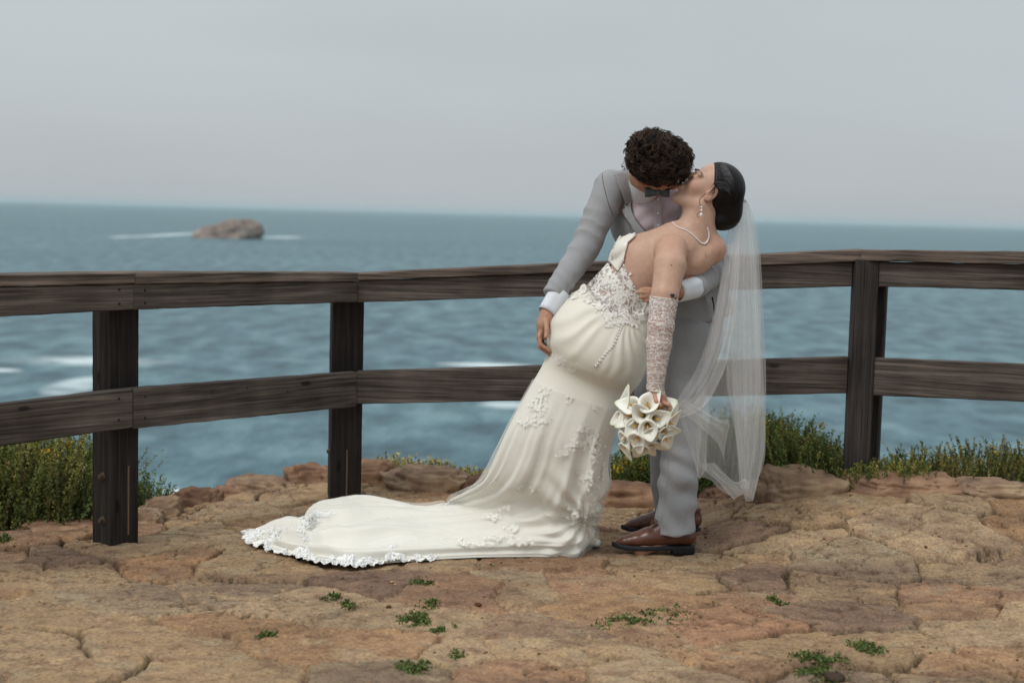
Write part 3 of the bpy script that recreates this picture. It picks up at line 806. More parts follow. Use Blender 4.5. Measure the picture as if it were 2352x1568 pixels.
def face_bits(H, parent, browc, lash):
    """eyebrows and closed lashes as small strips of hair"""
    for s_ in (1, -1):
        b = MB()
        for i in range(34):
            t = i/33; x = .088-.024*t**1.7; y = (.012+.042*t)*s_; z = .019+.008*math.sin(t*2.4)
            for j in range(3):
                p = H.w(x+.001, y, z+.0018*(j-1)); d = (H.l*s_*(.5+t)+H.u*(.9-1.4*t))*.0045*H.k
                b.tube([p, p+d+H.f*.001], [.0006*H.k, .0003*H.k], 4)
        b.build('eyebrow', browc, parent)
    for s_ in (1, -1):
        b = MB()
        for i in range(16):
            t = i/15*2-1; p = H.w(.0855-.004*t*t, (.031+.0135*t)*s_, -.0085+.002*t*t); d = (H.f*.8-H.u*.7+H.l*.5*t*s_)*.0075*H.k
            b.tube([p, p+d*.6, p+d+H.u*.0015], [.0007*H.k, .0005*H.k, .0003*H.k], 4)
        pts = [H.w(.0852-.004*t*t, (.031+.0145*t)*s_, -.0078+.0022*t*t) for t in np.linspace(-1, 1, 9)]
        b.tube(pts, .0007*H.k, 5)
        b.build('eyelashes', lash, parent)
def wrinkle(v, n, fn): return v+n*fn(v)[:, None]

# ================================================================== GROOM
GO = G(1500, 1270, 0); GO[2] = 0
HG = Frame(P(1505, 386, 5.45), (.86, .12, -.50), (.25, -.85, .45), 1.03)
def hand_chain(V, pts, r0, r1, k=.003):
    n_ = len(pts); r = np.linspace(r0, r1, n_)
    for i in range(n_-1): V.cone(pts[i], pts[i+1], r[i], r[i+1], k)
V = Vol((.06, 4.95, -.02), (1.06, 5.98, 1.80), .0046)
pel = P(1568, 770, 5.66); ch = P(1500, 500, 5.66); nb = P(1476, 432, 5.62)
V.cone(pel, P(1540, 650, 5.66), .135, .125, .03, ((0, 1, 0), 1.35)); V.cone(P(1540, 650, 5.66), ch, .125, .155, .03, ((0, 1, 0), 1.35))
V.cone(ch, P(1480, 455, 5.65), .155, .13, .03, ((0, 1, 0), 1.4))
RS = P(1402, 432, 5.60); LS = P(1562, 420, 5.72)
V.cone(RS, LS, .058, .058, .03); V.cone(nb, P(1500, 400, 5.50), .062, .058, .02)
head(V, HG, nb+np.array((0, -.02, .0)), .06, True)
RE = P(1338, 575, 5.50); RW = P(1262, 705, 5.37)
V.chain([RS, RE], [.052, .042], .015); V.chain([RE, RW], [.042, .028], .01)
LE = P(1642, 622, 5.58); LW = P(1560, 668, 5.235)
V.chain([LS, LE], [.052, .044], .015); V.chain([LE, LW], [.042, .028], .01)
# right hand spread under her hip: thumb on the near side, fingers curling under
V.cone(RW, P(1250, 745, 5.355), .027, .029, .008, ((0, 1, 0), .85)); V.cone(P(1250, 745, 5.355), P(1246, 768, 5.36), .025, .023, .01, ((0, 1, 0), .8))
hand_chain(V, [P(1254, 738, 5.325), P(1256, 756, 5.30), P(1254, 774, 5.285)], .0105, .0082)
for dy, a, b, c, r_ in ((-.028, (1239, 772), (1241, 791), (1266, 807), .0088), (-.009, (1237, 775), (1240, 797), (1264, 815), .0090), (.011, (1238, 774), (1243, 797), (1267, 814), .0088), (.030, (1242, 770), (1248, 790), (1268, 804), .0080)):
    hand_chain(V, [P(1245, 755, 5.36+dy*.7), P(a[0], a[1], 5.35+dy), P(b[0], b[1], 5.34+dy), P(c[0], c[1], 5.335+dy)], r_+.0015, r_-.0015)
# left hand laid on her back
V.cone(LW, P(1525, 678, 5.225), .026, .028, .01, ((0, 1, 0), 1.5)); V.cone(P(1525, 678, 5.225), P(1512, 677, 5.235), .028, .024, .01, ((0, 1, 0), 1.6))
for pts, r_ in ((((1513, 668), (1495, 664), (1481, 663), (1471, 665)), .0088), (((1512, 674), (1492, 671), (1477, 671), (1464, 672)), .0090), (((1512, 680), (1493, 679), (1480, 681), (1469, 683)), .0088), (((1513, 686), (1496, 688), (1485, 690), (1477, 692)), .0078), (((1528, 662), (1518, 655), (1508, 652), (1500, 651)), .0098)):
    yy = (5.232, 5.236, 5.248, 5.262)
    hand_chain(V, [P(p[0], p[1], yy[i]) for i, p in enumerate(pts)], r_, r_-.002)
# legs
NH_, NK, NA = P(1580, 785, 5.58), P(1560, 1010, 5.50), P(1553, 1222, 5.42)
FH_, FK, FA = P(1545, 785, 5.72), P(1515, 1010, 5.70), P(1548, 1180, 5.72)
V.chain([NH_, NK, NA], [.07, .044, .034], .02); V.chain([FH_, FK, FA], [.07, .044, .034], .02)
V.cone(NA, P(1470, 1262, 5.38), .036, .028, .02); V.cone(FA, P(1500, 1225, 5.70), .034, .026, .02)
v, f = V.mesh(); v = relax(v, f, 1)
tint = np.ones((len(v), 3)); tint = face_tint(HG, v, tint, (1.0, .55, .55), .25)
beard = HG.loc(v); bm_ = np.exp(-((beard[:, 0]-.06)/.05)**2-((beard[:, 2]+.085)/.035)**2)[:, None]*.28; tint = tint*(1-bm_)+np.array((.55, .52, .52))*bm_
groom = obj('person', v, f, SK1, origin=GO, col=tint)
tag(groom, 'man in light grey suit with brown curly hair bending down to kiss the woman', 'person')
gv, gf = v, f
face_bits(HG, groom, HAIR1, HAIR1)
# hair: a dense mat under hundreds of short curls
V = Vol(HG.c-.24, HG.c+.24, .005)
def EG(c, r, kk=.01, mode='add'): V.ell(HG.w(*c), np.array(r)*HG.k, HG.R, kk, mode)
EG((-.026, 0, .046), (.098, .082, .084)); EG((.026, 0, .080), (.056, .064, .043), .03)
EG((.11, 0, -.030), (.098, .12, .086), .012, 'sub')
for s_ in (1, -1): EG((-.006, .084*s_, -.024), (.032, .04, .040), .008, 'sub')
EG((-.10, 0, -.10), (.06, .1, .045), .02, 'sub')
v, f = V.mesh(); nn = vnormals(v, f); nn *= np.sign(np.mean((nn*(v-v.mean(0))).sum(1)))
hb = MB(); hb.add(v+nn*(.004*fbm(v[:, 0]*60, v[:, 1]*60, v[:, 2]*60, 3, 4))[:, None], f)
q = HG.loc(v); ok = np.where((q[:, 2] > -.045) & ~((q[:, 0] > .022) & (q[:, 2] < .066)) & ~((np.abs(q[:, 0]+.006) < .036) & (q[:, 2] < .018) & (np.abs(q[:, 1]) > .05)))[0]
pick = rng.choice(ok, 900, replace=False)
for i in pick:
    n0 = nn[i]; p0 = v[i]-n0*.003; a0 = unit(np.cross(n0, rng.normal(size=3))); b0 = np.cross(n0, a0)
    top = np.clip((q[i][2]+.02)/.12, 0, 1); Ln = (.006+.017*top*rng.uniform(.5, 1.15)); R_ = rng.uniform(.005, .012); turns = rng.uniform(.45, 1.0)
    flow = unit(HG.f*.25-HG.u*.15+np.array((fbm(*(p0*14), 2, 3), fbm(*(p0*14+5), 2, 4), fbm(*(p0*14+9), 2, 5)))*5+rng.normal(size=3)*.3); flow = flow-n0*np.dot(flow, n0); ph = rng.uniform(0, 6.28)
    for k in range(7):
        o_ = (a0*rng.normal()+b0*rng.normal())*.0035; dp = rng.normal()*.25; ls = rng.uniform(.75, 1.15); pts = []
        for j in range(9):
            t = j/8; an = ph+dp+turns*6.28*t
            pts.append(p0+o_*(1-.6*t)+n0*(Ln*math.sin(t*2.3)*.85*ls+.002*k)+flow*t*.030*ls+(a0*(math.cos(an)-math.cos(ph))+b0*(math.sin(an)-math.sin(ph)))*R_*min(1, t*2))
        r0 = rng.uniform(.0008, .0015); hb.tube(pts, [r0, r0, r0*1.1, r0*1.1, r0, r0, r0*.9, r0*.6, r0*.2], 4, cap=False)
hb.build('hair', HAIR1, groom)

# ---- shirt (torso seen in the opening) and jacket
def wr_sleeve(v, seed, f0=14, a0=.005):
    return a0*(1-np.abs(fbm(v[:, 0]*f0*.7, v[:, 1]*f0*.5, v[:, 2]*f0+v[:, 0]*f0*.6, 3, seed))*3)
V = Vol((.10, 5.05, .82), (1.10, 6.0, 1.66), .0055)
V.cone(P(1590, 725, 5.66), P(1550, 640, 5.66), .163, .145, .03, ((0, 1, 0), 1.28)); V.cone(P(1550, 640, 5.66), P(1505, 505, 5.67), .145, .172, .03, ((0, 1, 0), 1.32))
V.cone(P(1505, 505, 5.67), P(1490, 440, 5.67), .172, .135, .03, ((0, 1, 0), 1.35))
V.cone(P(1408, 432, 5.61), P(1562, 418, 5.73), .064, .062, .03)
V.cone(P(1590, 690, 5.66), P(1592, 745, 5.66), .150, .165, .02, ((0, 1, 0), 1.25))
V.chain([P(1404, 430, 5.60), P(1340, 575, 5.50)], [.068, .056], .02); V.chain([P(1340, 575, 5.50), P(1272, 676, 5.395)], [.056, .043], .012)
V.chain([LS, P(1640, 620, 5.58)], [.066, .058], .02); V.chain([P(1640, 620, 5.58), P(1588, 665, 5.31)], [.056, .045], .012)
# open cuffs and straight hem
d_ = unit(P(1262, 705, 5.37)-P(1340, 575, 5.50)); c_ = P(1276, 684, 5.39)
V.op(c_-.075, c_+.075, lambda x, y, z: -((x-c_[0])*d_[0]+(y-c_[1])*d_[1]+(z-c_[2])*d_[2]), .003, 'sub')
d2 = unit(P(1560, 668, 5.235)-P(1640, 620, 5.58)); c2_ = P(1594, 660, 5.345)
V.op(c2_-.085, c2_+.06, lambda x, y, z: -((x-c2_[0])*d2[0]+(y-c2_[1])*d2[1]+(z-c2_[2])*d2[2]), .003, 'sub')
hem0 = P(1545, 757, 5.5); hem1 = P(1640, 738, 5.5); hn = np.array([-(hem1-hem0)[2], 0, (hem1-hem0)[0]]); 
V.op((hem0[0]-.3, 5.2, .7), (1.10, 6.0, hem0[2]+.12), lambda x, y, z: ((x-hem0[0])*unit(hn)[0]+(z-hem0[2])*unit(hn)[2]), .004, 'sub')
v, f = V.mesh(); v = relax(v, f, 1); n_ = vnormals(v, f)
n_ *= np.sign(np.mean((n_*(v-np.array((.55, 5.62, 1.2)))).sum(1)))
# folds at the elbow and at the armpit
def dis(v):
    e = .0
    for c, r, am, fr, dr in ((P(1340, 560, 5.5), .12,   .0052, 95, unit((.55, .2, 1))), (P(1398, 470, 5.6), .10, .0065, 85, unit((1, 0, .9))), (P(1640, 630, 5.55), .14, .009, 90, unit((1, .5, .4))), (P(1290, 660, 5.42), .07, .004, 130, unit((.7, .2, 1))), (P(1560, 610, 5.5), .16, .006, 60, unit((.8, 0, -.7)))):
        g = np.exp(-((v-c)**2).sum(1)/r**2)
        e = e+am*g*(1-1.6*np.abs(np.sin(.5*fr*(v@dr)+2.6*fbm(v[:, 0]*9, v[:, 1]*9, v[:, 2]*9, 2, 6))))
    return e+.0030*fbm(v[:, 0]*12, v[:, 1]*12, v[:, 2]*8, 3, 12)
v = v+n_*dis(v)[:, None]
jac = obj('jacket', v, f, SUIT, groom); jb = bvh_of(v, f); jv = v
# shirt front, lapels, bow tie laid on the chest
sp_ = [(1453, 405), (1470, 425), (1500, 440), (1535, 440), (1558, 430), (1566, 470), (1556, 505), (1530, 528), (1505, 540), (1488, 536), (1464, 508), (1453, 478), (1450, 430)]
pv, pf = patch(jb, sp_, .004, 5, lambda x, y: .003*math.sin(x*.11+y*.16)+.0028*math.sin(x*.05-y*.13))
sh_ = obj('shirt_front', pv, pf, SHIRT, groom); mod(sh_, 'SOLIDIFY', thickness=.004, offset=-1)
pv, pf = patch(jb, [(1498, 440), (1518, 442), (1522, 530), (1504, 538)], .0085, 5, lambda x, y: .0028*math.sin(x*.05-y*.13))
o = obj('shirt_placket', pv, pf, SHIRT, sh_); mod(o, 'SOLIDIFY', thickness=.003, offset=-1)
for py in (458, 490, 518):
    bt = MB()
    h, hn_ = hit(jb, 1511, py)
    bt.sphere(h+np.array((0, -.013, 0)), (.0055, .0025, .0055), 10, 6)
    bt.build('button', CUFF, sh_)
lap = [(1432, 365), (1446, 385), (1453, 410), (1450, 440), (1453, 478), (1464, 508), (1488, 537), (1482, 545), (1462, 532), (1440, 500), (1428, 462), (1418, 428), (1411, 405), (1434, 400), (1430, 385)]
pv, pf = patch(jb, lap, .016, 5); o = obj('lapel', pv, pf, SUIT, jac); mod(o, 'SOLIDIFY', thickness=.006, offset=-1)
lap2 = [(1562, 440), (1572, 470), (1568, 500), (1545, 528), (1508, 552), (1488, 545), (1488, 537), (1505, 540), (1530, 528), (1552, 508), (1560, 480)]
pv, pf = patch(jb, lap2, .014, 5); o = obj('lapel', pv, pf, SUIT, jac); mod(o, 'SOLIDIFY', thickness=.006, offset=-1)
# cuffs
def cuff(a, b_, ra, rb, n=28, wave=.002):
    a = np.array(a); b_ = np.array(b_); m = MB(); ax3 = unit(b_-a); u = unit(np.cross(ax3, (0, 1, 0.01))); w_ = np.cross(ax3, u); V = []; rows = 7
    for i in range(rows):
        t = i/(rows-1); c = a+(b_-a)*t; r = ra+(rb-ra)*t
        for k in range(n):
            an = 2*math.pi*k/n; rr = r+wave*math.sin(an*3+t*2)+.001*math.sin(an*7)
            V.append(c+rr*(u*math.cos(an)+w_*math.sin(an)))
    for k in range(n):
        an = 2*math.pi*k/n; V.append(b_+(rb-.004)*(u*math.cos(an)+w_*math.sin(an))-ax3*.0)
    for k in range(n):
        an = 2*math.pi*k/n; V.append(b_+(rb-.008)*(u*math.cos(an)+w_*math.sin(an))-ax3*.03)
    Fc = []
    for i in range(rows+1):
        for k in range(n): Fc.append((i*n+k, i*n+(k+1) % n, (i+1)*n+(k+1) % n, (i+1)*n+k))
    m.add(V, Fc); return m
# collar leaf and bow tie
cl = [(1447, 380), (1462, 404), (1482, 425), (1486, 440), (1470, 434), (1457, 418), (1450, 400)]
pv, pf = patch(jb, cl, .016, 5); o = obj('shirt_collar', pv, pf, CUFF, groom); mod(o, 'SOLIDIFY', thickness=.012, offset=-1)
cuff(P(1474, 446, 5.605), P(1487, 404, 5.52), .066, .064, wave=.001).build('collar_band', CUFF, groom)
b = MB(); kc = P(1512, 441, 5.455)
for s_ in (-1, 1):
    pts = []; m_ = 12; W = .050 if s_ < 0 else .043
    for j in range(m_+1):
        t = j/m_; hgt_ = .010+.010*math.sin(min(1, t*1.25)*1.5); x = s_*W*t
        for (hh_, yy) in ((-hgt_, .003), (-hgt_*.4, -.006-.003*math.sin(t*9)), (hgt_*.4, -.006), (hgt_, .003), (hgt_*.4, .008), (-hgt_*.4, .008)):
            pts.append((kc[0]+x, kc[1]+yy+.10*abs(x)*(1 if s_ < 0 else .4), kc[2]+hh_+x*.02))
    Fc = []
    for j in range(m_):
        for k in range(6): Fc.append((j*6+k, j*6+(k+1) % 6, (j+1)*6+(k+1) % 6, (j+1)*6+k))
    Fc.append(tuple(range(6))); Fc.append(tuple(m_*6+k for k in range(6)))
    b.add(pts, Fc)
b.sphere(kc+np.array((0, -.006, 0)), (.011, .010, .012), 10, 8)
b.build('bow_tie', BOWM, groom)
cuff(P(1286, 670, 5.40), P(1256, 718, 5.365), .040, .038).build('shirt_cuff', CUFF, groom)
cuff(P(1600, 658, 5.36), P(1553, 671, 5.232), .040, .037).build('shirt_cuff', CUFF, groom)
# ---- trousers
V = Vol((.40, 5.2, .08), (1.0, 5.95, 1.02), .0055)
V.cone(P(1575, 700, 5.66), P(1572, 780, 5.66), .150, .150, .03, ((0, 1, 0), 1.25))
V.chain([P(1585, 775, 5.60), P(1566, 900, 5.54), P(1563, 1010, 5.50), P(1558, 1110, 5.44), P(1549, 1226, 5.40)], [.108, .086, .075, .074, .077], .02)
V.chain([P(1545, 775, 5.72), P(1508, 900, 5.70), P(1530, 1010, 5.70), P(1534, 1110, 5.71), P(1548, 1200, 5.71)], [.108, .086, .070, .068, .068], .012)
V.cone(P(1512, 1198, 5.43), P(1530, 1185, 5.43), .018, .03, .02)
c1 = P(1549, 1222, 5.40); tn = unit((.10, 0, -1))
V.op(c1-.13, c1+np.array((.13, .13, .02)), lambda x, y, z: -((x-c1[0])*tn[0]+(z-c1[2])*tn[2]), .003, 'sub')
c3 = P(1548, 1197, 5.72)
V.op(c3-.11, c3+np.array((.11, .11, .015)), lambda x, y, z: -((x-c3[0])*.1-(z-c3[2])), .003, 'sub')
v, f = V.mesh(); v = relax(v, f, 1); n_ = vnormals(v, f); n_ *= -1 if np.mean((n_*(v-np.array((.62, 5.6, .6)))).sum(1)) < 0 else 1
def dis2(v):
    e = 0
    for c, r, am, fr, dr in ((P(1560, 1085, 5.40), .10, .009, 70, unit((.5, 0, 1))), (P(1580, 1150, 5.40), .13, .0065, 55, unit((-.4, 0, 1))), (P(1540, 1205, 5.38), .07, .006, 85, unit((.8, 0, .7))), (P(1590, 860, 5.5), .12, .003, 50, unit((-.6, 0, 1)))):
        e = e+am*np.exp(-((v-c)**2).sum(1)/r**2)*np.sin(fr*(v@dr)+3*fbm(v[:, 0]*7, v[:, 1]*7, v[:, 2]*7, 2, 6))
    # pressed crease down the front of the shins
    return e+.004*fbm(v[:, 0]*9, v[:, 1]*9, v[:, 2]*5, 3, 22)
v = v+n_*dis2(v)[:, None]
trs = obj('trousers', v, f, SUIT, groom); tb = bvh_of(v, f)
b = MB(); pts = []
for py in range(870, 1200, 12):
    px = np.interp(py, [870, 1000, 1090, 1150, 1215], [1536, 1533, 1535, 1526, 1517]); h, hn_ = hit(tb, px, py)
    if h is not None: pts.append(h-np.array((0, .0005, 0)))
b.tube(pts, .0022, 6); b.build('crease', SUIT, trs)
# seams of the jacket, their shadow painted in as thin dark lines
DS = simple('painted_seam_shadow', (.085, .085, .09), .8)
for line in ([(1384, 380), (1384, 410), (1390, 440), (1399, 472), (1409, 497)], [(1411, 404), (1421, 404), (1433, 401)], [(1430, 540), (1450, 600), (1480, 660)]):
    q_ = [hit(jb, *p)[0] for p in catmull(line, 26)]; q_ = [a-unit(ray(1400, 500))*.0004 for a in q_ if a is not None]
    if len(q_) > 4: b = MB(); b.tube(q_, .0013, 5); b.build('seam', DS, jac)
# jacket vent
b = MB(); b.tube([P(1636, 682, 5.50), P(1639, 700, 5.495), P(1641, 722, 5.49)], [.0035, .003, .002], 6); b.build('jacket_vent', simple('dark_lining', (.02, .02, .022), .7), jac)

# ---- shoes
def shoe(toe, heel, Y, zt, white=None):
    t = P(toe[0], toe[1], Y-.02); h = P(heel[0], heel[1], Y+.01); t[2] = h[2] = zt
    ax3 = (h-t); Ln = np.linalg.norm(ax3[:2]); d = ax3/np.linalg.norm(ax3); s_ = np.array((-d[1], d[0], 0))
    def W(a, b_, c): return t+d*a*Ln+s_*b_+np.array((0, 0, c))
    root = None
    V = Vol(np.minimum(t, h)-.08, np.maximum(t, h)+np.array((.08, .08, .20)), .0042)
    up_ = ((0, 0, 1), 1.0)
    V.chain([W(.035, 0, .020), W(.16, 0, .029), W(.30, 0, .036), W(.44, -.002, .044)], [.008, .024, .036, .041], .012, ((0, 0, 1), 1.28))
    V.chain([W(.44, 0, .044), W(.58, 0, .052), W(.72, 0, .055), W(.92, 0, .048)], [.040, .038, .036, .033], .015)
    V.cone(W(.55, 0, .072), W(.68, 0, .105), .026, .036, .02); V.cone(W(.68, 0, .09), W(.90, 0, .095), .036, .032, .02)
    V.cut(W(0, 0, .0135), (0, 0, -1), .003); V.cut(W(0, 0, .100), (0, 0, 1), .003)
    v, f = V.mesh(); v = relax(v, f, 1)
    m = MB(); outl = [(0.0, .004), (.03, .015), (.10, .028), (.22, .041), (.34, .0475), (.46, .046), (.60, .039), (.75, .036), (.90, .036), (.98, .028), (1.0, .012)]
    ol = catmull(outl, 40); ring = [(a, b_) for a, b_ in ol]+[(a, -b_*.96) for a, b_ in ol[::-1]]; nn_ = len(ring); Vv = []
    lv = (0.0, .004, .0125, .016)
    for i, zz in enumerate(lv):
        for (a, b_) in ring:
            zt_ = zz+.010*max(0, 1-a*6)**1.5; g = 1.0 if i in (1, 2) else .97
            Vv.append(W(a, b_*g, zt_))
    Fc = []
    for i in range(3):
        for k in range(nn_): Fc.append((i*nn_+k, i*nn_+(k+1) % nn_, (i+1)*nn_+(k+1) % nn_, (i+1)*nn_+k))
    Fc.append(tuple(range(nn_))[::-1]); Fc.append(tuple(3*nn_+k for k in range(nn_)))
    m.add(Vv, Fc)
    # heel block
    hr = [(.72, .034), (.80, .037), (.90, .0365), (.975, .029), (1.0, .012)]; hr = [(.72, 0.001)]+hr; hring = hr+[(a, -b_) for a, b_ in hr[::-1]]; k2 = len(hring)
    Vv = [W(a, b_, zz) for zz in (-.016, .003) for a, b_ in hring]
    m.add(Vv, [(k, (k+1) % k2, k2+(k+1) % k2, k2+k) for k in range(k2)]+[tuple(range(k2))[::-1]])
    return V, v, f, m, W, bvh_of(v, f)
for (toe, heel, Y, z0_) in (((1405, 1268), (1594, 1268), 5.40, .021), ((1426, 1232), (1607, 1232), 5.70, .023)):
    V_, v, f, m, W, sb = shoe(toe, heel, Y, z0_)
    so_ = obj('shoe', v, f, LEA, groom)
    q = m.build('sole', SOLE, so_); 
    lb = MB()
    for i, a in enumerate((.50, .545, .59)):
        z_ = .088+.012*i
        pts = [W(a+.01, y, z_+.020-18*y*y-abs(y)*.3) for y in np.linspace(-.026, .026, 9)]; lb.tube(pts, .0019, 5)
    for s_ in (1, -1):
        for k in range(2):
            pts = [W(.53-.045*t*(1+.4*k), s_*(.004+.020*math.sin(t*3.0)*(1+.4*k)), .112+.012*math.sin(t*3.1)-.030*t*(1+k*.2)) for t in np.linspace(0, 1, 9)]; lb.tube(pts, .0018, 5)
    lb.build('shoe_lace', LACE_, so_)
    # seams: vamp edge
    sm = MB(); pts = []
    for a, z_ in ((.49, .088), (.47, .070), (.475, .055), (.52, .047), (.60, .052), (.68, .050), (.72, .035), (.73, .02)):
        h_ = sb.ray_cast(Vector(W(a, -.2, z_)), Vector(W(0, 1, 0)-W(0, 0, 0)).normalized())
        if h_[0] is not None: pts.append(np.array(h_[0]))
    if len(pts) > 4: sm.tube(catmull(pts, 30), .0013, 5); sm.build('seam', LACE_, so_)
# ================================================================== BRIDE
BO = G(1340, 1262, 0); BO[2] = 0
HB = Frame(P(1626, 437, 5.40), (-.73, -.06, .66), (.68, -.02, .73), 1.0)
V = Vol((.10, 4.98, -.01), (.98, 5.70, 1.66), .0046)
yf = ((0, 1, 0), 1.35)
t0, t1, t2, t3, t4 = P(1378, 785, 5.39), P(1438, 676, 5.39), P(1492, 622, 5.38), P(1556, 578, 5.38), P(1600, 538, 5.39)
V.chain([t0, t1], [.145, .108], .03, yf); V.cone(t1, t2, .108, .118, .03, yf); V.cone(t2, t3, .118, .112, .03, yf); V.cone(t3, t4, .105, .070, .03, yf)
V.ell(P(1620, 572, 5.40), (.080, .07, .066), None, .03); V.ell(P(1500, 566, 5.40), (.085, .075, .055), None, .03); V.ell(P(1466, 590, 5.40), (.065, .085, .075), None, .03); V.ell(P(1446, 578, 5.40), (.064, .07, .055), None, .02)
V.cone(P(1600, 545, 5.39), P(1606, 480, 5.40), .062, .060, .022)
# hollow of the spine between the shoulder blades
V.cone(P(1628, 560, 5.31), P(1530, 665, 5.26), .016, .014, .03, None, 'sub')
head(V, HB, P(1600, 520, 5.39), .060, False)
S0 = P(1541, 574, 5.29)
V.ell(P(1606, 596, 5.345), (.045, .03, .05), None, .035)
V.ell(S0, (.060, .055, .056), None, .02)
V.chain([S0, P(1539, 610, 5.20), P(1527, 676, 5.15), P(1518, 745, 5.13)], [.055, .058, .049, .043], .010)
V.chain([P(1518, 745, 5.13), P(1514, 790, 5.125), P(1504, 893, 5.12)], [.043, .042, .027], .012)
V.cone(P(1504, 893, 5.12), P(1512, 912, 5.12), .026, .027, .01, ((0, 1, 0), 1.4)); V.cone(P(1512, 912, 5.12), P(1520, 924, 5.13), .027, .024, .01, ((0, 1, 0), 1.4))
for i in range(4):
    dx = i*.8; y0 = 5.10+.017*i
    for (a, b, c, d, r_) in (((1522+dx, 922), (1536+dx, 926), (1541+dx, 936), (1532+dx, 941), .0078),):
        hand_chain(V, [P(a[0], a[1]-i*1.5+3, y0), P(b[0], b[1]-i*1.5+3, y0), P(c[0], c[1]-i+2, y0+.004), P(d[0], d[1]-i, y0+.012)], r_, r_-.0018)
hand_chain(V, [P(1504, 905, 5.10), P(1507, 920, 5.085), P(1517, 930, 5.08)], .0095, .0075)
# far arm laid round his back
V.chain([P(1560, 540, 5.47), P(1600, 520, 5.62), P(1560, 500, 5.80)], [.05, .044, .036], .02)
# legs inside the gown, feet under the hem
V.chain([P(1375, 830, 5.38), P(1310, 1020, 5.40), P(1310, 1215, 5.43)], [.085, .055, .034], .02)
V.chain([P(1350, 830, 5.44), P(1290, 1020, 5.46), P(1280, 1215, 5.48)], [.085, .055, .034], .02)
V.cone(P(1310, 1215, 5.43), P(1335, 1248, 5.42), .032, .022, .02); V.cone(P(1280, 1215, 5.48), P(1300, 1245, 5.48), .032, .022, .02)
v, f = V.mesh(); v = relax(v, f, 1)
tint = np.ones((len(v), 3)); tint = face_tint(HB, v, tint, (.95, .42, .45), .55)
tint = tint*(1+np.array((.05, .10, .12))*fbm(v[:, 0]*11, v[:, 1]*11, v[:, 2]*11, 4, 77)[:, None])
for c_, r_, a_ in ((P(1545, 560, 5.24), .05, .07), (P(1518, 745, 5.10), .05, .18), (P(1512, 915, 5.10), .04, .22), (P(1650, 575, 5.36), .05, .12)):
    k_ = (a_*np.exp(-((v-c_)**2).sum(1)/r_**2))[:, None]; tint = tint*(1-k_*np.array((0, 1, 1)))
for (px, py, r_) in ((1542, 609, .0022), (1580, 577, .0018), (1560, 609, .0013), (1600, 590, .0012), (1650, 585, .0012), (1528, 640, .0012)):
    h, _ = hit(bvh_of(v, f), px, py) if False else (None, None)
bride = obj('person', v, f, SK2, origin=BO, col=tint)
tag(bride, 'woman in a white lace gown and long veil leaning back with calla lilies in hand', 'person')
bv_, bf_ = v, f; bb = bvh_of(v, f)
bm = MB()
MOLE = simple('mole', (.09, .035, .02), .6)
for (px, py, r_) in ((1542, 609, .0024), (1580, 577, .0020), (1560, 609, .0015), (1602, 590, .0014), (1650, 585, .0014)):
    h, n_ = hit(bb, px, py)
    b = MB(); b.sphere(h, (r_, r_*.5, r_), 8, 6); b.build('mole', MOLE, bride)
face_bits(HB, bride, HAIR2, HAIR2)
# tattoo just above the glove: a small dark flower on a leafy stem
INK = simple('tattoo_ink', (.028, .035, .032), .6)
b = MB()
def onskin(pts, r, off=.0006):
    o = []
    for p in pts:
        h, n_ = hit(bb, *p)
        if h is None: continue
        if np.dot(n_, ray(*p)) > 0: n_ = -n_
        o.append(h+n_*off)
    return o
for a in range(6):
    an = a*1.047; pts = [(1544+t*6*math.cos(an)+.5, 678+t*5*math.sin(an)) for t in (0, .5, 1)]; q = onskin(pts, 0)
    if len(q) == 3: b.tube(q, [.0018, .0030, .0010], 5)
for st in (((1545, 680), (1549, 684), (1553, 688)), ((1545, 680), (1543, 685), (1545, 690)), ((1549, 684), (1554, 683), (1555, 680))):
    q = onskin(st, 0)
    if len(q) == 3: b.tube(q, [.0012, .0014, .0006], 5)
b.build('tattoo', INK, bride)
# ---- hair
V = Vol(HB.c-.24, HB.c+.24, .0045)
def EB(c, r, kk=.012, mode='add'): V.ell(HB.w(*c), np.array(r), HB.R, kk, mode)
EB((-.026, 0, .036), (.099, .084, .097)); 
V.ell(P(1671, 487, 5.41), (.056, .056, .066), None, .035); V.ell(P(1655, 508, 5.40), (.040, .045, .035), None, .02)
V.op(V.lo, V.lo+.48, lambda x, y, z: np.maximum(((x-HB.w(0, 0, 0)[0]-.013)*-1+.035*(z-HB.c[2]-.06)), -1)+0*y+0.0, .006, 'int')
for s_ in (1, -1): EB((-.004, .084*s_, -.014), (.028, .030, .040), .006, 'sub')
v, f = V.mesh(); v = relax(v, f, 2)
obj('hair', v, f, HAIR2, bride, col=(1, 1, 1))
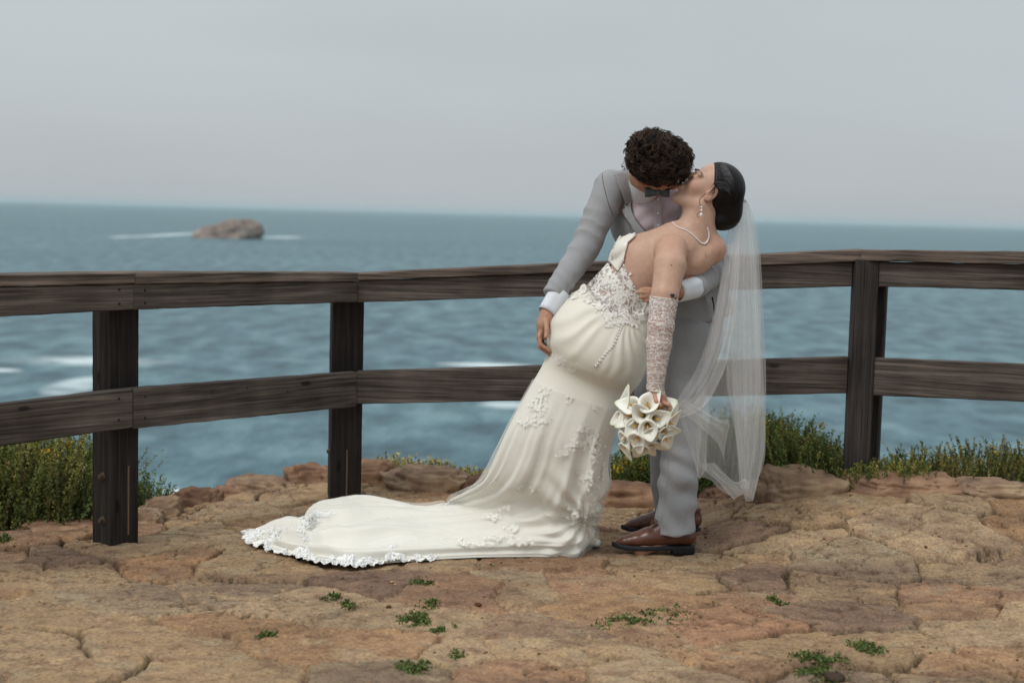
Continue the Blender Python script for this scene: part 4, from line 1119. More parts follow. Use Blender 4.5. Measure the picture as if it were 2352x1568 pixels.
# fine strands drawn back over the sleek hair, and a loose tendril before the ear
hbv = bvh_of(v, f); st = MB()
for i in range(190):
    a = rng.uniform(0, 1); p0 = (1642+6*a+rng.uniform(-2, 3), 367+74*a**1.0); p3 = (1700-16*a, 462+22*a); p1_ = (1672+10*a-8*a, 366+a*60)
    pts = []
    for t in np.linspace(0.02, .97, 12):
        q = (1-t)**2*np.array(p0)+2*t*(1-t)*np.array(p1_)+t*t*np.array(p3); h, n_ = hit(hbv, *q)
        if h is not None: pts.append(h-unit(ray(*q))*.0002)
    if len(pts) > 5: st.tube(pts, np.linspace(.0004, rng.uniform(.0008, .0016), len(pts)), 4)
for k in range(5):
    pts = [P(1642-k*.8+2*math.sin(j*.6), 430+j*3.5, 5.322-.0005*k) if j < 5 else P(1640-30*((j-4)/6)**.5+5*((j-4)/6)**2-k*.6, 447+(j-5)*2.5, 5.315) for j in range(10)]
    if k > 1: break
    pts = [P(x+k*.6, y, 5.312) for x, y in ((1643, 428), (1634, 438), (1620, 446), (1609, 455), (1606, 466), (1610, 476), (1609, 486), (1602, 490), (1601, 497), (1606, 500))]
    st.tube(catmull(pts, 26), np.linspace(.0007, .0004, 26), 4)
for k in range(14):
    x0 = 1642+rng.uniform(-4, 5); y0 = 416+rng.uniform(0, 26)
    pts = [P(x0-t*rng.uniform(8, 16), y0+t*(10+k*.8), 5.315) for t in np.linspace(0, 1, 5)]; st.tube(pts, np.linspace(.0010, .0003, 5), 4)
st.build('hair_strands', HAIR2, bride)
HS = hair_mat('painted_hair_sheen', (.035, .033, .036), (.10, .098, .104), .4, 90, (1, 1, 1), .0003); s2_ = MB()  # paler strands paint the grey sheen onto the black hair
for i in range(130):
    a = rng.uniform(0, 1)**1.3; p0 = (1643+8*a+rng.uniform(-1, 3), 368+74*a); p3 = (1698-14*a, 458+24*a); p1_ = (1676+4*a, 366+a*58); t0_ = rng.uniform(.03, .35); t1_ = t0_+rng.uniform(.2, .5); pts = []
    for t in np.linspace(t0_, min(.97, t1_), 10):
        q = (1-t)**2*np.array(p0)+2*t*(1-t)*np.array(p1_)+t*t*np.array(p3); h, n_ = hit(hbv, *q)
        if h is not None: pts.append(h-unit(ray(*q))*.0008)
    if len(pts) > 5: s2_.tube(pts, .0004+.0004*np.sin(np.linspace(.1, 3.0, len(pts))), 4)
for i in range(130):          # soft hairline: fine hairs starting on the skin
    y0 = rng.uniform(368, 436); x0 = np.interp(y0, [366, 440], [1635, 1641])-rng.uniform(-1, 6); pts = []
    for t in np.linspace(0, 1, 6):
        q = (x0+t*18, y0-2*t*t+rng.uniform(-.2, .2)); h, n_ = hit(bb, *q); h2, n2_ = hit(hbv, *q)
        c = h2 if h2 is not None else h
        if c is not None: pts.append(c-unit(ray(*q))*.0006)
    if len(pts) > 4: s2_.tube(pts, .00035, 4)
s2_.build('sheen_and_hairline_hairs', HS, bride)
# ---- pearls
PEARL = simple('pearl', (.78, .72, .70), .22, .6, .02, bmp=0); GOLD = simple('thin_gold_chain', (.55, .38, .18), .3, .5, bmp=0)
GOLD.node_tree.nodes['Principled BSDF'].inputs['Metallic'].default_value = .9
nk = MB(); pth = catmull([(1545, 511), (1553, 519), (1564, 524.5), (1576, 529), (1588, 537), (1600, 548), (1609, 557), (1618, 560), (1624, 555), (1628, 546), (1628, 534), (1625, 524)], 46)
for p in pth:
    h, n_ = hit(bb, *p)
    if h is not None: nk.sphere(h-unit(ray(*p))*.0025, .0031, 8, 6)
nk.build('pearl_necklace', PEARL, bride)
b = MB(); q = [hit(bb, 1621.5+.5*math.sin(i), 560+i*4)[0] for i in range(9)]; q = [a-unit(ray(1621, 560))*.001 for a in q if a is not None]; b.tube(q, .0007, 4); b.build('necklace_chain', GOLD, bride)
b = MB(); ex = 5.305
b.sphere(P(1611, 476, ex), .0042, 10, 8); b.sphere(P(1611, 483, ex), .0048, 10, 8); b.sphere(P(1610.5, 493.5, ex), (.0060, .0060, .0082), 12, 9); b.tube([P(1611, 474, ex), P(1611, 490, ex)], .0009, 5)
b.build('pearl_earring', PEARL, bride)

# ---- GOWN
def fabric(name, c, rough, sheen=.2, trans=0, sc=18, bd=.003, spec=.3):
    m, N, L, b = newmat(name)
    a = N.new('ShaderNodeAttribute'); a.attribute_name = 'Col'
    n = noise_node(N, L, 5, 3)
    r = ramp(N, L, n.outputs[0], [(.3, tuple(x*.975 for x in c)), (.7, c)])
    r = mix(N, L, r, a.outputs[0], 1.0, 'MULTIPLY')
    L.new(r, b.inputs['Base Color']); b.inputs['Roughness'].default_value = rough; b.inputs['Specular IOR Level'].default_value = spec; b.inputs['Sheen Weight'].default_value = sheen
    p = bump(N, L, b, noise_node(N, L, sc, 4).outputs[0], .25, bd); bump(N, L, b, noise_node(N, L, 700, 2).outputs[0], .12, .0004, p)
    return m
GOWN = fabric('ivory_crepe', (.72, .685, .62), .55); TULLE = fabric('ivory_tulle_over_satin', (.78, .755, .69), .6, .3)
SATIN = fabric('ivory_satin', (.74, .70, .62), .33, .1, sc=9, spec=.5)
ivo = (1, 1, 1)
rings = []   # L(3D), R(3D), V(vector)
def ring(Lp, Rp, Vv): rings.append((np.array(Lp, float), np.array(Rp, float), np.array(Vv, float)))
def f_(B, up=0.0): return (0, -B*math.cos(up), B*math.sin(up))
YG = 5.38
ring(P(1342, 652, YG), P(1499, 716, YG), f_(.100))
ring(P(1322, 672, YG), P(1499, 742, YG), f_(.120))
ring(P(1285, 706, YG), P(1497, 780, YG), f_(.155))
ring(P(1262, 742, YG), P(1491, 816, YG), f_(.182))
ring(P(1254, 778, YG), P(1481, 852, YG), f_(.188))
ring(P(1258, 806, YG), P(1466, 882, YG), f_(.172))
ring(P(1247, 836, YG), P(1446, 908, YG), f_(.132))
ring(P(1222, 880, YG), P(1431, 946, YG), f_(.134))
ring(P(1194, 930, YG), P(1410, 996, YG), f_(.146))
ring(P(1170, 978, YG), P(1396, 1048, YG), f_(.150, .1))
ring(P(1148, 1026, YG+.02), P(1389, 1100, YG), f_(.155, .15))
ring(P(1126, 1074, YG+.06), P(1376, 1148, YG), f_(.165, .25))
ring(P(1102, 1112, YG+.12), P(1362, 1196, YG), f_(.172, .4))
ring(P(1068, 1140, YG+.22), P(1352, 1246, YG), f_(.165, .6))
ring(P(1026, 1166, 5.70), G(1322, 1274, .012), f_(.140, .85))
ring(P(985, 1180, 5.80), G(1235, 1275, .010), f_(.105, 1.1))
ring(G(945, 1178, .05), G(1120, 1276, .010), f_(.075, 1.35))
ring(G(890, 1168, .045), G(1010, 1281, .010), f_(.055, 1.5))
ring(G(835, 1163, .045), G(915, 1286, .012), f_(.045, 1.57))
ring(G(776, 1167, .048), G(842, 1291, .012), f_(.038, 1.57))
ring(G(738, 1172, .044), G(790, 1289, .012), f_(.034, 1.57))
ring(G(714, 1182, .036), G(755, 1287, .012), f_(.030, 1.57))
ring(G(700, 1203, .026), G(722, 1284, .012), f_(.026, 1.57))
ring(G(676, 1207, .026), G(695, 1277, .012), f_(.024, 1.57))
ring(G(646, 1209, .024), G(662, 1268, .012), f_(.020, 1.57))
ring(G(612, 1215, .020), G(624, 1256, .012), f_(.016, 1.57))
ring(G(574, 1226, .014), G(580, 1243, .012), f_(.010, 1.57))
A0 = catmull([a[0] for a in rings], 420); A1 = catmull([a[1] for a in rings], 420); A2 = catmull([a[2] for a in rings], 420)
ns, nt_ = 420, 240
th = np.linspace(0, 2*np.pi, nt_, endpoint=False); sN = np.linspace(0, 1, ns)[:, None]; TH = np.broadcast_to(th[None], (ns, nt_)); SN = np.broadcast_to(sN, (ns, nt_))
def surf(sidx_f, TH):
    C_ = (A0+A1)/2; A_ = (A1-A0)/2
    return C_, A_
C_ = (A0+A1)/2; A_ = (A1-A0)/2
cT, sT = np.cos(TH), np.sin(TH)
# front side full, hidden side flatter; the part on the ground has a flat underside
under = np.where(sT < 0, (1-.9*ss(.45, .62, SN)), 1.0)
Pn = C_[:, None]+A_[:, None]*(np.sign(cT)*np.abs(cT)**.92)[..., None]+A2[:, None]*(np.sign(sT)*np.abs(sT)**.95*under)[..., None]
def pnorm(Pn):
    du = np.gradient(Pn, axis=0); dv = np.roll(Pn, -1, 1)-np.roll(Pn, 1, 1); n = np.cross(du, dv); n /= np.linalg.norm(n, axis=2)[..., None]+1e-9
    out_ = Pn-C_[:, None]; s_ = np.sign((n*out_).sum(2)).mean(); return n*(1 if s_ > 0 else -1)
nn = pnorm(Pn)
# long folds running from the hip down into the train
drift = TH+.55*SN*np.sin(SN*3)
fold = (np.sin(drift*9+2.2*fbm(SN*2.5, TH*.5, 0, 2, 3))*.5+np.sin(drift*17+1.0+3*fbm(SN*3, TH*.8, 2, 2, 4))*.32+np.sin(drift*31+2*fbm(SN*4, TH, 5, 2, 7))*.16)
amp = .0120*ss(.24, .42, SN)*(1+.35*ss(.6, .72, SN)*ss(1.0, .85, SN))
fold_c = np.sign(fold)*np.abs(fold)**.8
# drag lines over the seat, fanned out from the waist and from the back seam
Px = Pn[..., 0]; Pz = Pn[..., 2]; Pc = P(1450, 700, 5.2)
rx_, rz_ = Px-Pc[0], Pz-Pc[2]; an = np.arctan2(rz_, rx_); rad = np.hypot(rx_, rz_)
drag = np.abs(np.sin(an*11+3*fbm(Px*6, Pz*6, 0, 2, 8)))**2.5*.0062*ss(.10, .18, rad)*ss(.40, .25, rad)*ss(-2.1, -2.6, an)
drag2 = np.abs(np.sin(an*17+2*fbm(Px*8, Pz*8, 0, 2, 8)))**2*.005*ss(.06, .12, rad)*ss(.34, .2, rad)*ss(-2.3, -1.7, an)
# bunched cloth where the front of the skirt meets the ground
Bc = P(1345, 1190, 5.3); rb = np.sqrt(((Pn-Bc)**2*np.array((1, .5, 1))).sum(2)); ab = np.arctan2(Pn[..., 2]-Bc[2], Pn[..., 0]-Bc[0])
bun = .010*np.sin(ab*13+2*fbm(Px*9, Pz*9, 0, 2, 12))*ss(.30, .10, rb)
fine = (np.sin(drift*47+4*fbm(SN*3, TH*2, 1, 2, 23))*.0009+np.sin(drift*83+5*fbm(SN*4, TH*3, 1, 2, 24))*.0003)*ss(.24, .4, SN)
small = fine+.004*fbm(Px*9, Pn[..., 1]*9, Pz*9, 3, 15)*ss(.2, .4, SN)+.002*fbm(Px*30, Pn[..., 1]*30, Pz*30, 2, 16)*ss(.5, .7, SN)
# crease under the seat
Pn = Pn+nn*(fold_c*amp+drag+drag2+bun+small)[..., None]
# ragged hem in the train
# loose waves in the cloth spread on the ground
wv = np.sin(cT*9.5+2.6*fbm(SN*9, cT*.8, 0, 2, 61)+SN*5)*.6+np.sin(cT*17+SN*16+2.5*fbm(SN*12, cT*1.2, 4, 2, 62))*.4
Pn[..., 2] += ss(.60, .70, SN)*ss(1.0, .93, SN)*ss(-.1, .35, sT)*.022*(wv+.45)
Pn[..., 2] = np.maximum(Pn[..., 2], .006)
idx = (np.arange(ns-1)[:, None]*nt_+np.arange(nt_)[None]); nx1 = (np.arange(nt_)+1) % nt_
PXr = (Pn-CAM); _dz = PXr@FW; Ppx = 1176+F*(PXr@RT)/_dz; Ppy = 784-F*(PXr@UP)/_dz
fq = np.stack([idx.ravel(), (np.arange(ns-1)[:, None]*nt_+nx1[None]).ravel(), ((np.arange(ns-1)[:, None]+1)*nt_+nx1[None]).ravel(), ((np.arange(ns-1)[:, None]+1)*nt_+np.arange(nt_)[None]).ravel()], 1)
gverts = Pn.reshape(-1, 3)
# the top of the skirt dips in a scalloped V at the back, leaving skin under the lace
vy = np.interp(Ppx, [1340, 1352, 1378, 1415, 1450, 1475, 1500], [640, 668, 696, 719, 730, 722, 706])+2.5*np.sin(Ppx*.35)
gone = ((Ppy < vy) & (Ppx > 1346) & (sT > 0)).ravel(); fq = fq[~gone[fq].any(1)]
lowc = ss(.22, .30, SN).ravel()[:, None]
gcol = np.array((.93, .915, .87))*(1-lowc)+np.array((1, 1, 1))*lowc
gown = obj('gown', gverts, fq, TULLE, bride, col=gcol)
gb = bvh_of(gverts, fq)
# sheer tulle overskirt floating just off the satin
f2_ = np.sin(drift*7+1.5+2.4*fbm(SN*2.2, TH*.6, 3, 2, 53))*.5+np.sin(drift*19+3*fbm(SN*3, TH, 6, 2, 54))*.25
P2 = Pn+nn*((.006+.012*ss(.28, .5, SN)*(1-.97*ss(.52, .66, SN))-.004*ss(.6, .7, SN))+f2_*.006*ss(.27, .45, SN)*(1-.5*ss(.6, .8, SN)))[..., None]
P2[..., 2] = np.maximum(P2[..., 2], .008); i0 = int(.262*ns)
idq = np.arange(len(idx.ravel())).reshape(idx.shape)[i0:].ravel()
fall = np.stack([idx.ravel(), (np.arange(ns-1)[:, None]*nt_+nx1[None]).ravel(), ((np.arange(ns-1)[:, None]+1)*nt_+nx1[None]).ravel(), ((np.arange(ns-1)[:, None]+1)*nt_+np.arange(nt_)[None]).ravel()], 1)[idq]
vmap = fall-i0*nt_
OVER = (P2.reshape(-1, 3)[i0*nt_:], vmap); ob = bvh_of(*OVER)
both = BVHTree.FromPolygons([tuple(p) for p in np.concatenate([gverts, bv_])], [tuple(int(a) for a in q) for q in fq]+[tuple(int(a)+len(gverts) for a in q) for q in bf_])
# ---- lace bodice: openwork over the skin
def lace_mat(name, c, hole, sc, thr, warp=.35, mapz=(1, 1, 1)):
    m, N, L, b = newmat(name)
    t = N.new('ShaderNodeTexCoord'); nzn = N.new('ShaderNodeTexNoise'); nzn.inputs['Scale'].default_value = sc*.7; nzn.inputs['Detail'].default_value = 2
    mp_ = N.new('ShaderNodeMapping'); mp_.inputs['Scale'].default_value = mapz; L.new(t.outputs['Object'], mp_.inputs[0]); L.new(mp_.outputs[0], nzn.inputs[0])
    ad = N.new('ShaderNodeVectorMath'); ad.operation = 'MULTIPLY_ADD'; L.new(nzn.outputs['Color'], ad.inputs[0]); ad.inputs[1].default_value = (warp/sc*10,)*3; L.new(mp_.outputs[0], ad.inputs[2])
    v1 = N.new('ShaderNodeTexVoronoi'); v1.feature = 'DISTANCE_TO_EDGE'; v1.inputs['Scale'].default_value = sc; L.new(ad.outputs[0], v1.inputs[0])
    v2 = N.new('ShaderNodeTexVoronoi'); v2.feature = 'DISTANCE_TO_EDGE'; v2.inputs['Scale'].default_value = sc*2.7; L.new(ad.outputs[0], v2.inputs[0])
    k1 = ramp(N, L, v1.outputs['Distance'], [(thr, 1.0), (thr+.05, 0.0)]); k2 = ramp(N, L, v2.outputs['Distance'], [(thr*.55, 1.0), (thr*.55+.05, 0.0)])
    al = math_(N, L, 'MAXIMUM', k1, math_(N, L, 'MULTIPLY', k2, .75)); al = math_(N, L, 'MAXIMUM', al, hole)
    L.new(al, b.inputs['Alpha']); b.inputs['Base Color'].default_value = c+(1,); b.inputs['Roughness'].default_value = .7
    bump(N, L, b, al, .6, .002); return m
LB = lace_mat('bodice_lace', (.74, .70, .66), .10, 30, .085); LG = lace_mat('glove_lace', (.74, .67, .64), .30, 28, .055, .4, (1, 1, 1.9)); LH = lace_mat('hem_lace', (.86, .86, .84), .25, 40, .16)
wb = lambda x, y: .0008*math.sin(x*.9)*math.cos(y*.8)
pv, pf = patch(both, [(1398, 600), (1405, 618), (1421, 626), (1434, 606), (1442, 620), (1446, 636), (1455, 652), (1468, 668), (1500, 688), (1502, 712), (1488, 719), (1470, 729), (1455, 736), (1440, 733), (1418, 726), (1400, 716), (1386, 708), (1366, 694), (1352, 676), (1336, 668), (1363, 638), (1382, 618)], .0035, 5, wb)
bod = obj('lace_bodice', pv, pf, LB, gown); mod(bod, 'SOLIDIFY', thickness=.0012)
pv, pf = patch(both, [(1430, 545), (1446, 537), (1462, 540), (1458, 548), (1444, 560), (1438, 580), (1436, 600), (1421, 625), (1410, 612), (1397, 598), (1402, 580), (1413, 556), (1424, 541)], .004, 4, lambda x, y: .0020*math.sin((x*.75+y*.8)*.26)*(1 if y < 612 else .4)+.002)
o = obj('satin_drape', pv, pf, SATIN, gown); mod(o, 'SOLIDIFY', thickness=.004, offset=-1)
# ---- petals of applique lace
WH = fabric('lace_petals', (.84, .82, .765), .6, .1)
def petals(b, px, py, n, spread, size, bv, off=.0012, lift=.14):
    for _ in range(n):
        cx = px+rng.normal()*spread[0]; cy = py+rng.normal()*spread[1]
        h, n_ = hit(bv, cx, cy)
        if h is None: continue
        if np.dot(n_, ray(cx, cy)) > 0: n_ = -n_
        k = rng.integers(3, 6); a0 = rng.uniform(0, 6.28); u = unit(np.cross(n_, rng.normal(size=3))); w_ = np.cross(n_, u)
        for j in range(k):
            a = a0+j*6.28/k+rng.uniform(-.3, .3); s_ = size*rng.uniform(.6, 1.2); d = u*math.cos(a)+w_*math.sin(a); e = np.cross(n_, d)
            c0 = h+n_*off
            b.add([c0, c0+d*s_*.5+e*s_*.30+n_*s_*lift*.3, c0+d*s_+n_*s_*lift*rng.uniform(.1, 1), c0+d*s_*.5-e*s_*.30+n_*s_*lift*.3, c0+d*s_*.5+n_*s_*lift*.05], [(0, 1, 4), (1, 2, 4), (2, 3, 4), (3, 0, 4)])
b = MB()
for (x, y, n, sx_, sy_) in ((1262, 812, 8, 5, 6), (1290, 830, 12, 8, 6), (1293, 859, 16, 9, 10), (1316, 848, 12, 10, 5), (1350, 862, 16, 12, 6), (1385, 872, 16, 12, 6), (1415, 876, 14, 12, 6), (1440, 866, 10, 8, 6), (1319, 885, 18, 12, 8), (1309, 908, 8, 6, 8),
        (1369, 922, 14, 10, 8), (1402, 892, 12, 10, 8), (1247, 905, 14, 9, 9), (1230, 932, 22, 13, 12), (1212, 968, 14, 16, 7), (1250, 965, 6, 8, 6), (1339, 984, 16, 12, 10), (1325, 1020, 26, 16, 7), (1292, 1040, 14, 8, 5), (1362, 1014, 26, 13, 9), (1368, 1040, 22, 8, 12), (1346, 1090, 22, 12, 7),
        (1386, 1080, 12, 3, 14), (1356, 1143, 14, 7, 9), (1365, 1115, 8, 5, 8), (1330, 1180, 18, 14, 6), (1205, 1122, 18, 13, 5), (1158, 1162, 10, 9, 4), (1130, 1186, 18, 12, 5), (1180, 1214, 14, 10, 8), (1140, 1235, 16, 14, 6), (1060, 1245, 8, 10, 5), (1200, 1248, 14, 20, 6), (1100, 1252, 12, 22, 4)):
    petals(b, x, y, int(n*2.0), (sx_*.8, sy_*.8), .0084, ob if y > 850 else gb)
b.build('lace_applique', WH, gown)
b = MB()
for (x, y, n, sx_, sy_) in ((1385, 640, 20, 12, 10), (1410, 650, 26, 12, 12), (1365, 655, 18, 12, 8), (1342, 668, 16, 8, 5), (1318, 682, 14, 10, 5), (1352, 690, 12, 8, 5), (1395, 690, 26, 14, 12), (1430, 680, 24, 12, 12), (1445, 650, 10, 4, 10), (1425, 712, 26, 14, 8), (1465, 700, 24, 14, 10), (1470, 728, 22, 14, 6), (1375, 704, 20, 10, 6), (1400, 725, 22, 12, 6), (1432, 738, 22, 12, 6), (1400, 745, 10, 12, 5), (1455, 745, 10, 10, 5)):
    petals(b, x, y, int(n*1.7), (sx_*.75, sy_*.75), .0078, both, .0045)
b.build('bodice_petals', WH, gown)
# ---- covered buttons down the back seam
bp_ = catmull([(1452, 722), (1444, 731.5), (1431, 746), (1421, 767), (1407, 793.5), (1389, 815), (1369, 840)], 24)
BTN = fabric('covered_button', (.74, .72, .68), .45, .1)
proto = None
for i, p in enumerate(bp_):
    h, n_ = hit(gb, *p)
    if h is None: continue
    if proto is None:
        b = MB(); b.sphere(h, (.0052, .0045, .0052), 10, 7); o = b.build('button', BTN, gown); proto = o; h0 = h
    else:
        q = proto.copy(); COL.objects.link(q); q.parent = gown; q.location = Vector(h-h0)
b = MB(); q = [hit(gb, p[0]-5, p[1]+1)[0] for p in bp_]; q = [a for a in q if a is not None]; b.tube(q, .0016, 5); b.build('back_seam', GOWN, gown)
# ---- scalloped lace edge of the train: ruffled band spread round the hem
hemp = catmull([(655, 1199), (690, 1187), (716, 1180), (706, 1192), (690, 1204)], 12)
b = MB(); edge_px = catmull([(1010, 1278), (960, 1283), (900, 1287), (860, 1291), (822, 1298), (780, 1292), (740, 1287), (700, 1284), (660, 1270), (620, 1258), (580, 1246), (562, 1231), (575, 1222), (610, 1215), (650, 1207), (684, 1207), (700, 1200), (706, 1190), (720, 1178), (744, 1170), (790, 1166), (840, 1165)], 700)
cen = np.array((800, 1225)); V_ = []; Fc = []
M_ = 10
for i, p in enumerate(edge_px):
    g0 = G(p[0], p[1], .012); inward = G(p[0]+(cen[0]-p[0])*.10 if p[0] < 700 else p[0]+4, p[1]+(cen[1]-p[1])*.30, .02); d = unit((inward-g0)*np.array((1, 1, 0))); W_ = .075 if i < 460 else .05
    sc_ = abs(math.sin(i*.085+1.5*float(fbm(i*.02, 7, 0, 2, 9))))*.012+.022*float(fbm(i*.06, 1, 0, 3, 3))+.016*float(fbm(i*.3, 2, 0, 2, 6)); ruf = float(fbm(i*.045, 3, 0, 3, 5))
    for j in range(M_+1):
        t = j/M_; q = g0-d*(sc_*(1-t)+.004)+d*W_*t; lift = .008+.046*t*(1-.45*t)*(1.0+1.7*ruf)+.012*(1-t)*max(0, ruf)*1.8
        h_ = max(.006, lift+.006*math.sin(i*.35+t*3)*(1-t))
        V_.append((q[0], q[1], h_))
for i in range(len(edge_px)-1):
    for j in range(M_): Fc.append((i*(M_+1)+j, (i+1)*(M_+1)+j, (i+1)*(M_+1)+j+1, i*(M_+1)+j+1))
hl = obj('train_lace', V_, Fc, LH, gown); mod(hl, 'SOLIDIFY', thickness=.0012)
hlb = bvh_of(np.array(V_), Fc); b = MB()
for i in range(0, 700, 5):
    p = edge_px[i]; c = np.array(p)+(cen-p)*.06+rng.normal(size=2)*np.array((5, 4))
    petals(b, c[0], c[1], 6, (5, 3.5), .011, hlb, .0015, .3)
for (x, y, n) in ((716, 1186, 22), (710, 1196, 20), (732, 1181, 18), (752, 1178, 12), (704, 1205, 14), (590, 1226, 16), (576, 1232, 14), (620, 1221, 12), (650, 1216, 10), (690, 1212, 10), (640, 1236, 10), (700, 1232, 8)): petals(b, x, y, n, (9, 4), .011, gb, .002, .3)
b.build('train_petals', fabric('white_train_petals', (.88, .88, .86), .6, .1), gown)
# ---- long lace glove
V = Vol((.44, 5.02, .55), (.72, 5.22, 1.12), .004)
V.chain([P(1527, 670, 5.155), P(1518, 745, 5.13)], [.0545, .0465], .01); V.chain([P(1518, 745, 5.13), P(1514, 790, 5.125), P(1504, 893, 5.12), P(1509, 904, 5.12)], [.0465, .0452, .0300, .0300], .01)
V.cut(P(1526, 683, 5.12), (.12, 0, 1), .001); V.cut(P(1506, 902, 5.12), (-.35, 0, -1), .001)
v, f = V.mesh(); v = relax(v, f, 1); n_ = vnormals(v, f); n_ *= -1 if np.mean((n_*(v-v.mean(0))).sum(1)) < 0 else 1
v = v+n_*(.0022*np.exp(-((v[:, 2]-P(1520, 752, 5.1)[2])/.012)**2)+.0014*fbm(v[:, 0]*25, v[:, 1]*25, v[:, 2]*60, 3, 5))[:, None]
gl = obj('lace_glove', v, f, LG, bride); glb = bvh_of(v, f)
# scalloped flowers worked in rows over the glove
for row in range(9):
    b = MB(); py = 696+row*23; cxm = np.interp(py, [690, 745, 895], [1526, 1518, 1504]); hw = np.interp(py, [690, 745, 790, 895], [29, 25, 24, 15])
    for k in range(-3, 4):
        px = cxm+k*hw/3.3+(row % 2)*hw/6.6
        if abs(px-cxm) > hw*.96: continue
        pts = []
        for t in np.linspace(0, 1, 7):
            q = (px-4.2+8.4*t, py+2.2*math.sin(t*math.pi*2+row)+rng.uniform(-.5, .5)); h, hn_ = hit(glb, *q)
            if h is not None: pts.append(h-unit(ray(*q))*.0006)
        if len(pts) > 4: b.tube(pts, .0007, 4)
    if b.n: b.build('lace_row', WH, gl)
for py in (677, 905):
    pts = []
    for t in np.linspace(-1, 1, 15):
        hw = 28 if py == 677 else 15; cx = 1526 if py == 677 else 1506
        q = (cx+hw*t*.95, py+(8+3.5*t if py == 677 else -7+2*t)); h, hn_ = hit(glb, *q)
        if h is not None: pts.append(h-unit(ray(*q))*.0008)
    b = MB()
    if len(pts) > 4: b.tube(pts, .0016, 5); b.build('glove_edge', WH, gl)
# ---- white shoe peeping from the hem
t_ = G(1380, 1256, .012); V = Vol(t_+np.array((-.26, -.08, -.03)), t_+np.array((.05, .16, .12)), .004)
V.cone(t_+np.array((-.02, 0, .018)), t_+np.array((-.10, .03, .034)), .020, .033, .012, ((0, 0, 1), 1.3)); V.cone(t_+np.array((-.10, .03, .034)), t_+np.array((-.17, .05, .05)), .033, .034, .012); V.cut(t_+np.array((0, 0, -.003)), (0, 0, -1), .002)
v, f = V.mesh(); sh2 = obj('shoe', v, f, simple('white_shoe_satin', (.74, .73, .70), .5, .4, .03), bride)
b = MB(); b.sphere(t_+np.array((-.10, .03, -.008)), (.105, .036, .008), 20, 8); b.build('sole', SOLE, sh2)

# ================================================================== VEIL
def tulle(name, al, c=(.80, .78, .78)):
    m, N, L, b = newmat(name)
    N.remove(b); o_ = [n for n in N if n.type == 'OUTPUT_MATERIAL'][0]
    d = N.new('ShaderNodeBsdfDiffuse'); d.inputs[0].default_value = c+(1,); tr = N.new('ShaderNodeBsdfTranslucent'); tr.inputs[0].default_value = c+(1,)
    m1 = N.new('ShaderNodeMixShader'); m1.inputs[0].default_value = .45; L.new(d.outputs[0], m1.inputs[1]); L.new(tr.outputs[0], m1.inputs[2])
    t = N.new('ShaderNodeBsdfTransparent'); m2 = N.new('ShaderNodeMixShader'); L.new(t.outputs[0], m2.inputs[1]); L.new(m1.outputs[0], m2.inputs[2])
    lw = N.new('ShaderNodeLayerWeight'); lw.inputs[0].default_value = .35
    n = noise_node(N, L, 9, 3, mapping=(1, 1, .25))
    a = math_(N, L, 'ADD', math_(N, L, 'MULTIPLY', lw.outputs['Facing'], .09), al)
    a = math_(N, L, 'MULTIPLY', a, ramp(N, L, n.outputs[0], [(.3, .75), (.7, 1.15)]), True)
    L.new(a, m2.inputs[0]); L.new(m2.outputs[0], o_.inputs[0]); return m
TV = tulle('veil_tulle', .29, (.95, .94, .93)); TE = tulle('veil_edge', .30)
obj('tulle_overskirt', OVER[0], OVER[1], tulle('overskirt_tulle', .20, (.86, .85, .80)), gown)
veil = empty('veil', P(1705, 462, 5.42)); tag(veil, 'long sheer white tulle veil hanging from the back of the woman\'s hair', 'veil')
veil.parent = None
def sheet(name, Lp, Rp, YL, YR, npl, amp, seed, ns=160, nu=150, pinch=(0, 0), edge=True, hemw=0):
    Ls = catmull([(*p, y) for p, y in zip(Lp, np.interp(np.linspace(0, 1, len(Lp)), np.linspace(0, 1, len(YL)), YL))], ns)
    Rs = catmull([(*p, y) for p, y in zip(Rp, np.interp(np.linspace(0, 1, len(Rp)), np.linspace(0, 1, len(YR)), YR))], ns)
    V_ = np.zeros((ns, nu, 3))
    for i in range(ns):
        s_ = i/(ns-1); u = np.linspace(0, 1, nu)
        ph = u*npl*2*math.pi+1.6*fbm(u*3+seed, s_*1.6+u*0, 0, 2, seed)*2
        uu = u+.020*np.sin(ph*1.0+1.3)*np.sin(u*math.pi)
        q = Ls[i][None]*(1-uu)[:, None]+Rs[i][None]*uu[:, None]
        if hemw: q[:, 1] += hemw*ss(.8, 1, s_)*np.sin(u*9+seed)
        A = amp*(.35+.65*ss(0, .35, s_))*(1-.0*s_)
        y = q[:, 2]+A*np.sin(ph)+A*.5*np.sin(ph*2.3+s_*4+seed)
        for k in range(nu): V_[i, k] = P(q[k, 0], q[k, 1], y[k])
    I_ = (np.arange(ns-1)[:, None]*nu+np.arange(nu-1)[None]).ravel()
    obj_ = obj(name, V_.reshape(-1, 3), np.stack([I_, I_+1, I_+nu+1, I_+nu], 1), TV, veil)
    if edge:
        b = MB(); b.tube(V_[::3, 0], .0008, 4); b.tube(V_[::3, -1], .0008, 4); b.tube(V_[-1, ::2], .0008, 4); b.build('veil_hem', TE, obj_)
    return obj_
sheet('veil_layer', [(1700, 462), (1676, 520), (1662, 600), (1648, 690), (1633, 780), (1612, 850), (1600, 900), (1601, 960), (1601, 1030), (1600, 1095)], [(1715, 460), (1738, 520), (1747, 600), (1752, 700), (1757, 800), (1759, 880), (1758, 980), (1756, 1050), (1742, 1100), (1730, 1152)], [5.44, 5.42, 5.40, 5.38], [5.46, 5.48, 5.46, 5.42], 4, 0.0075, 3, hemw=8)
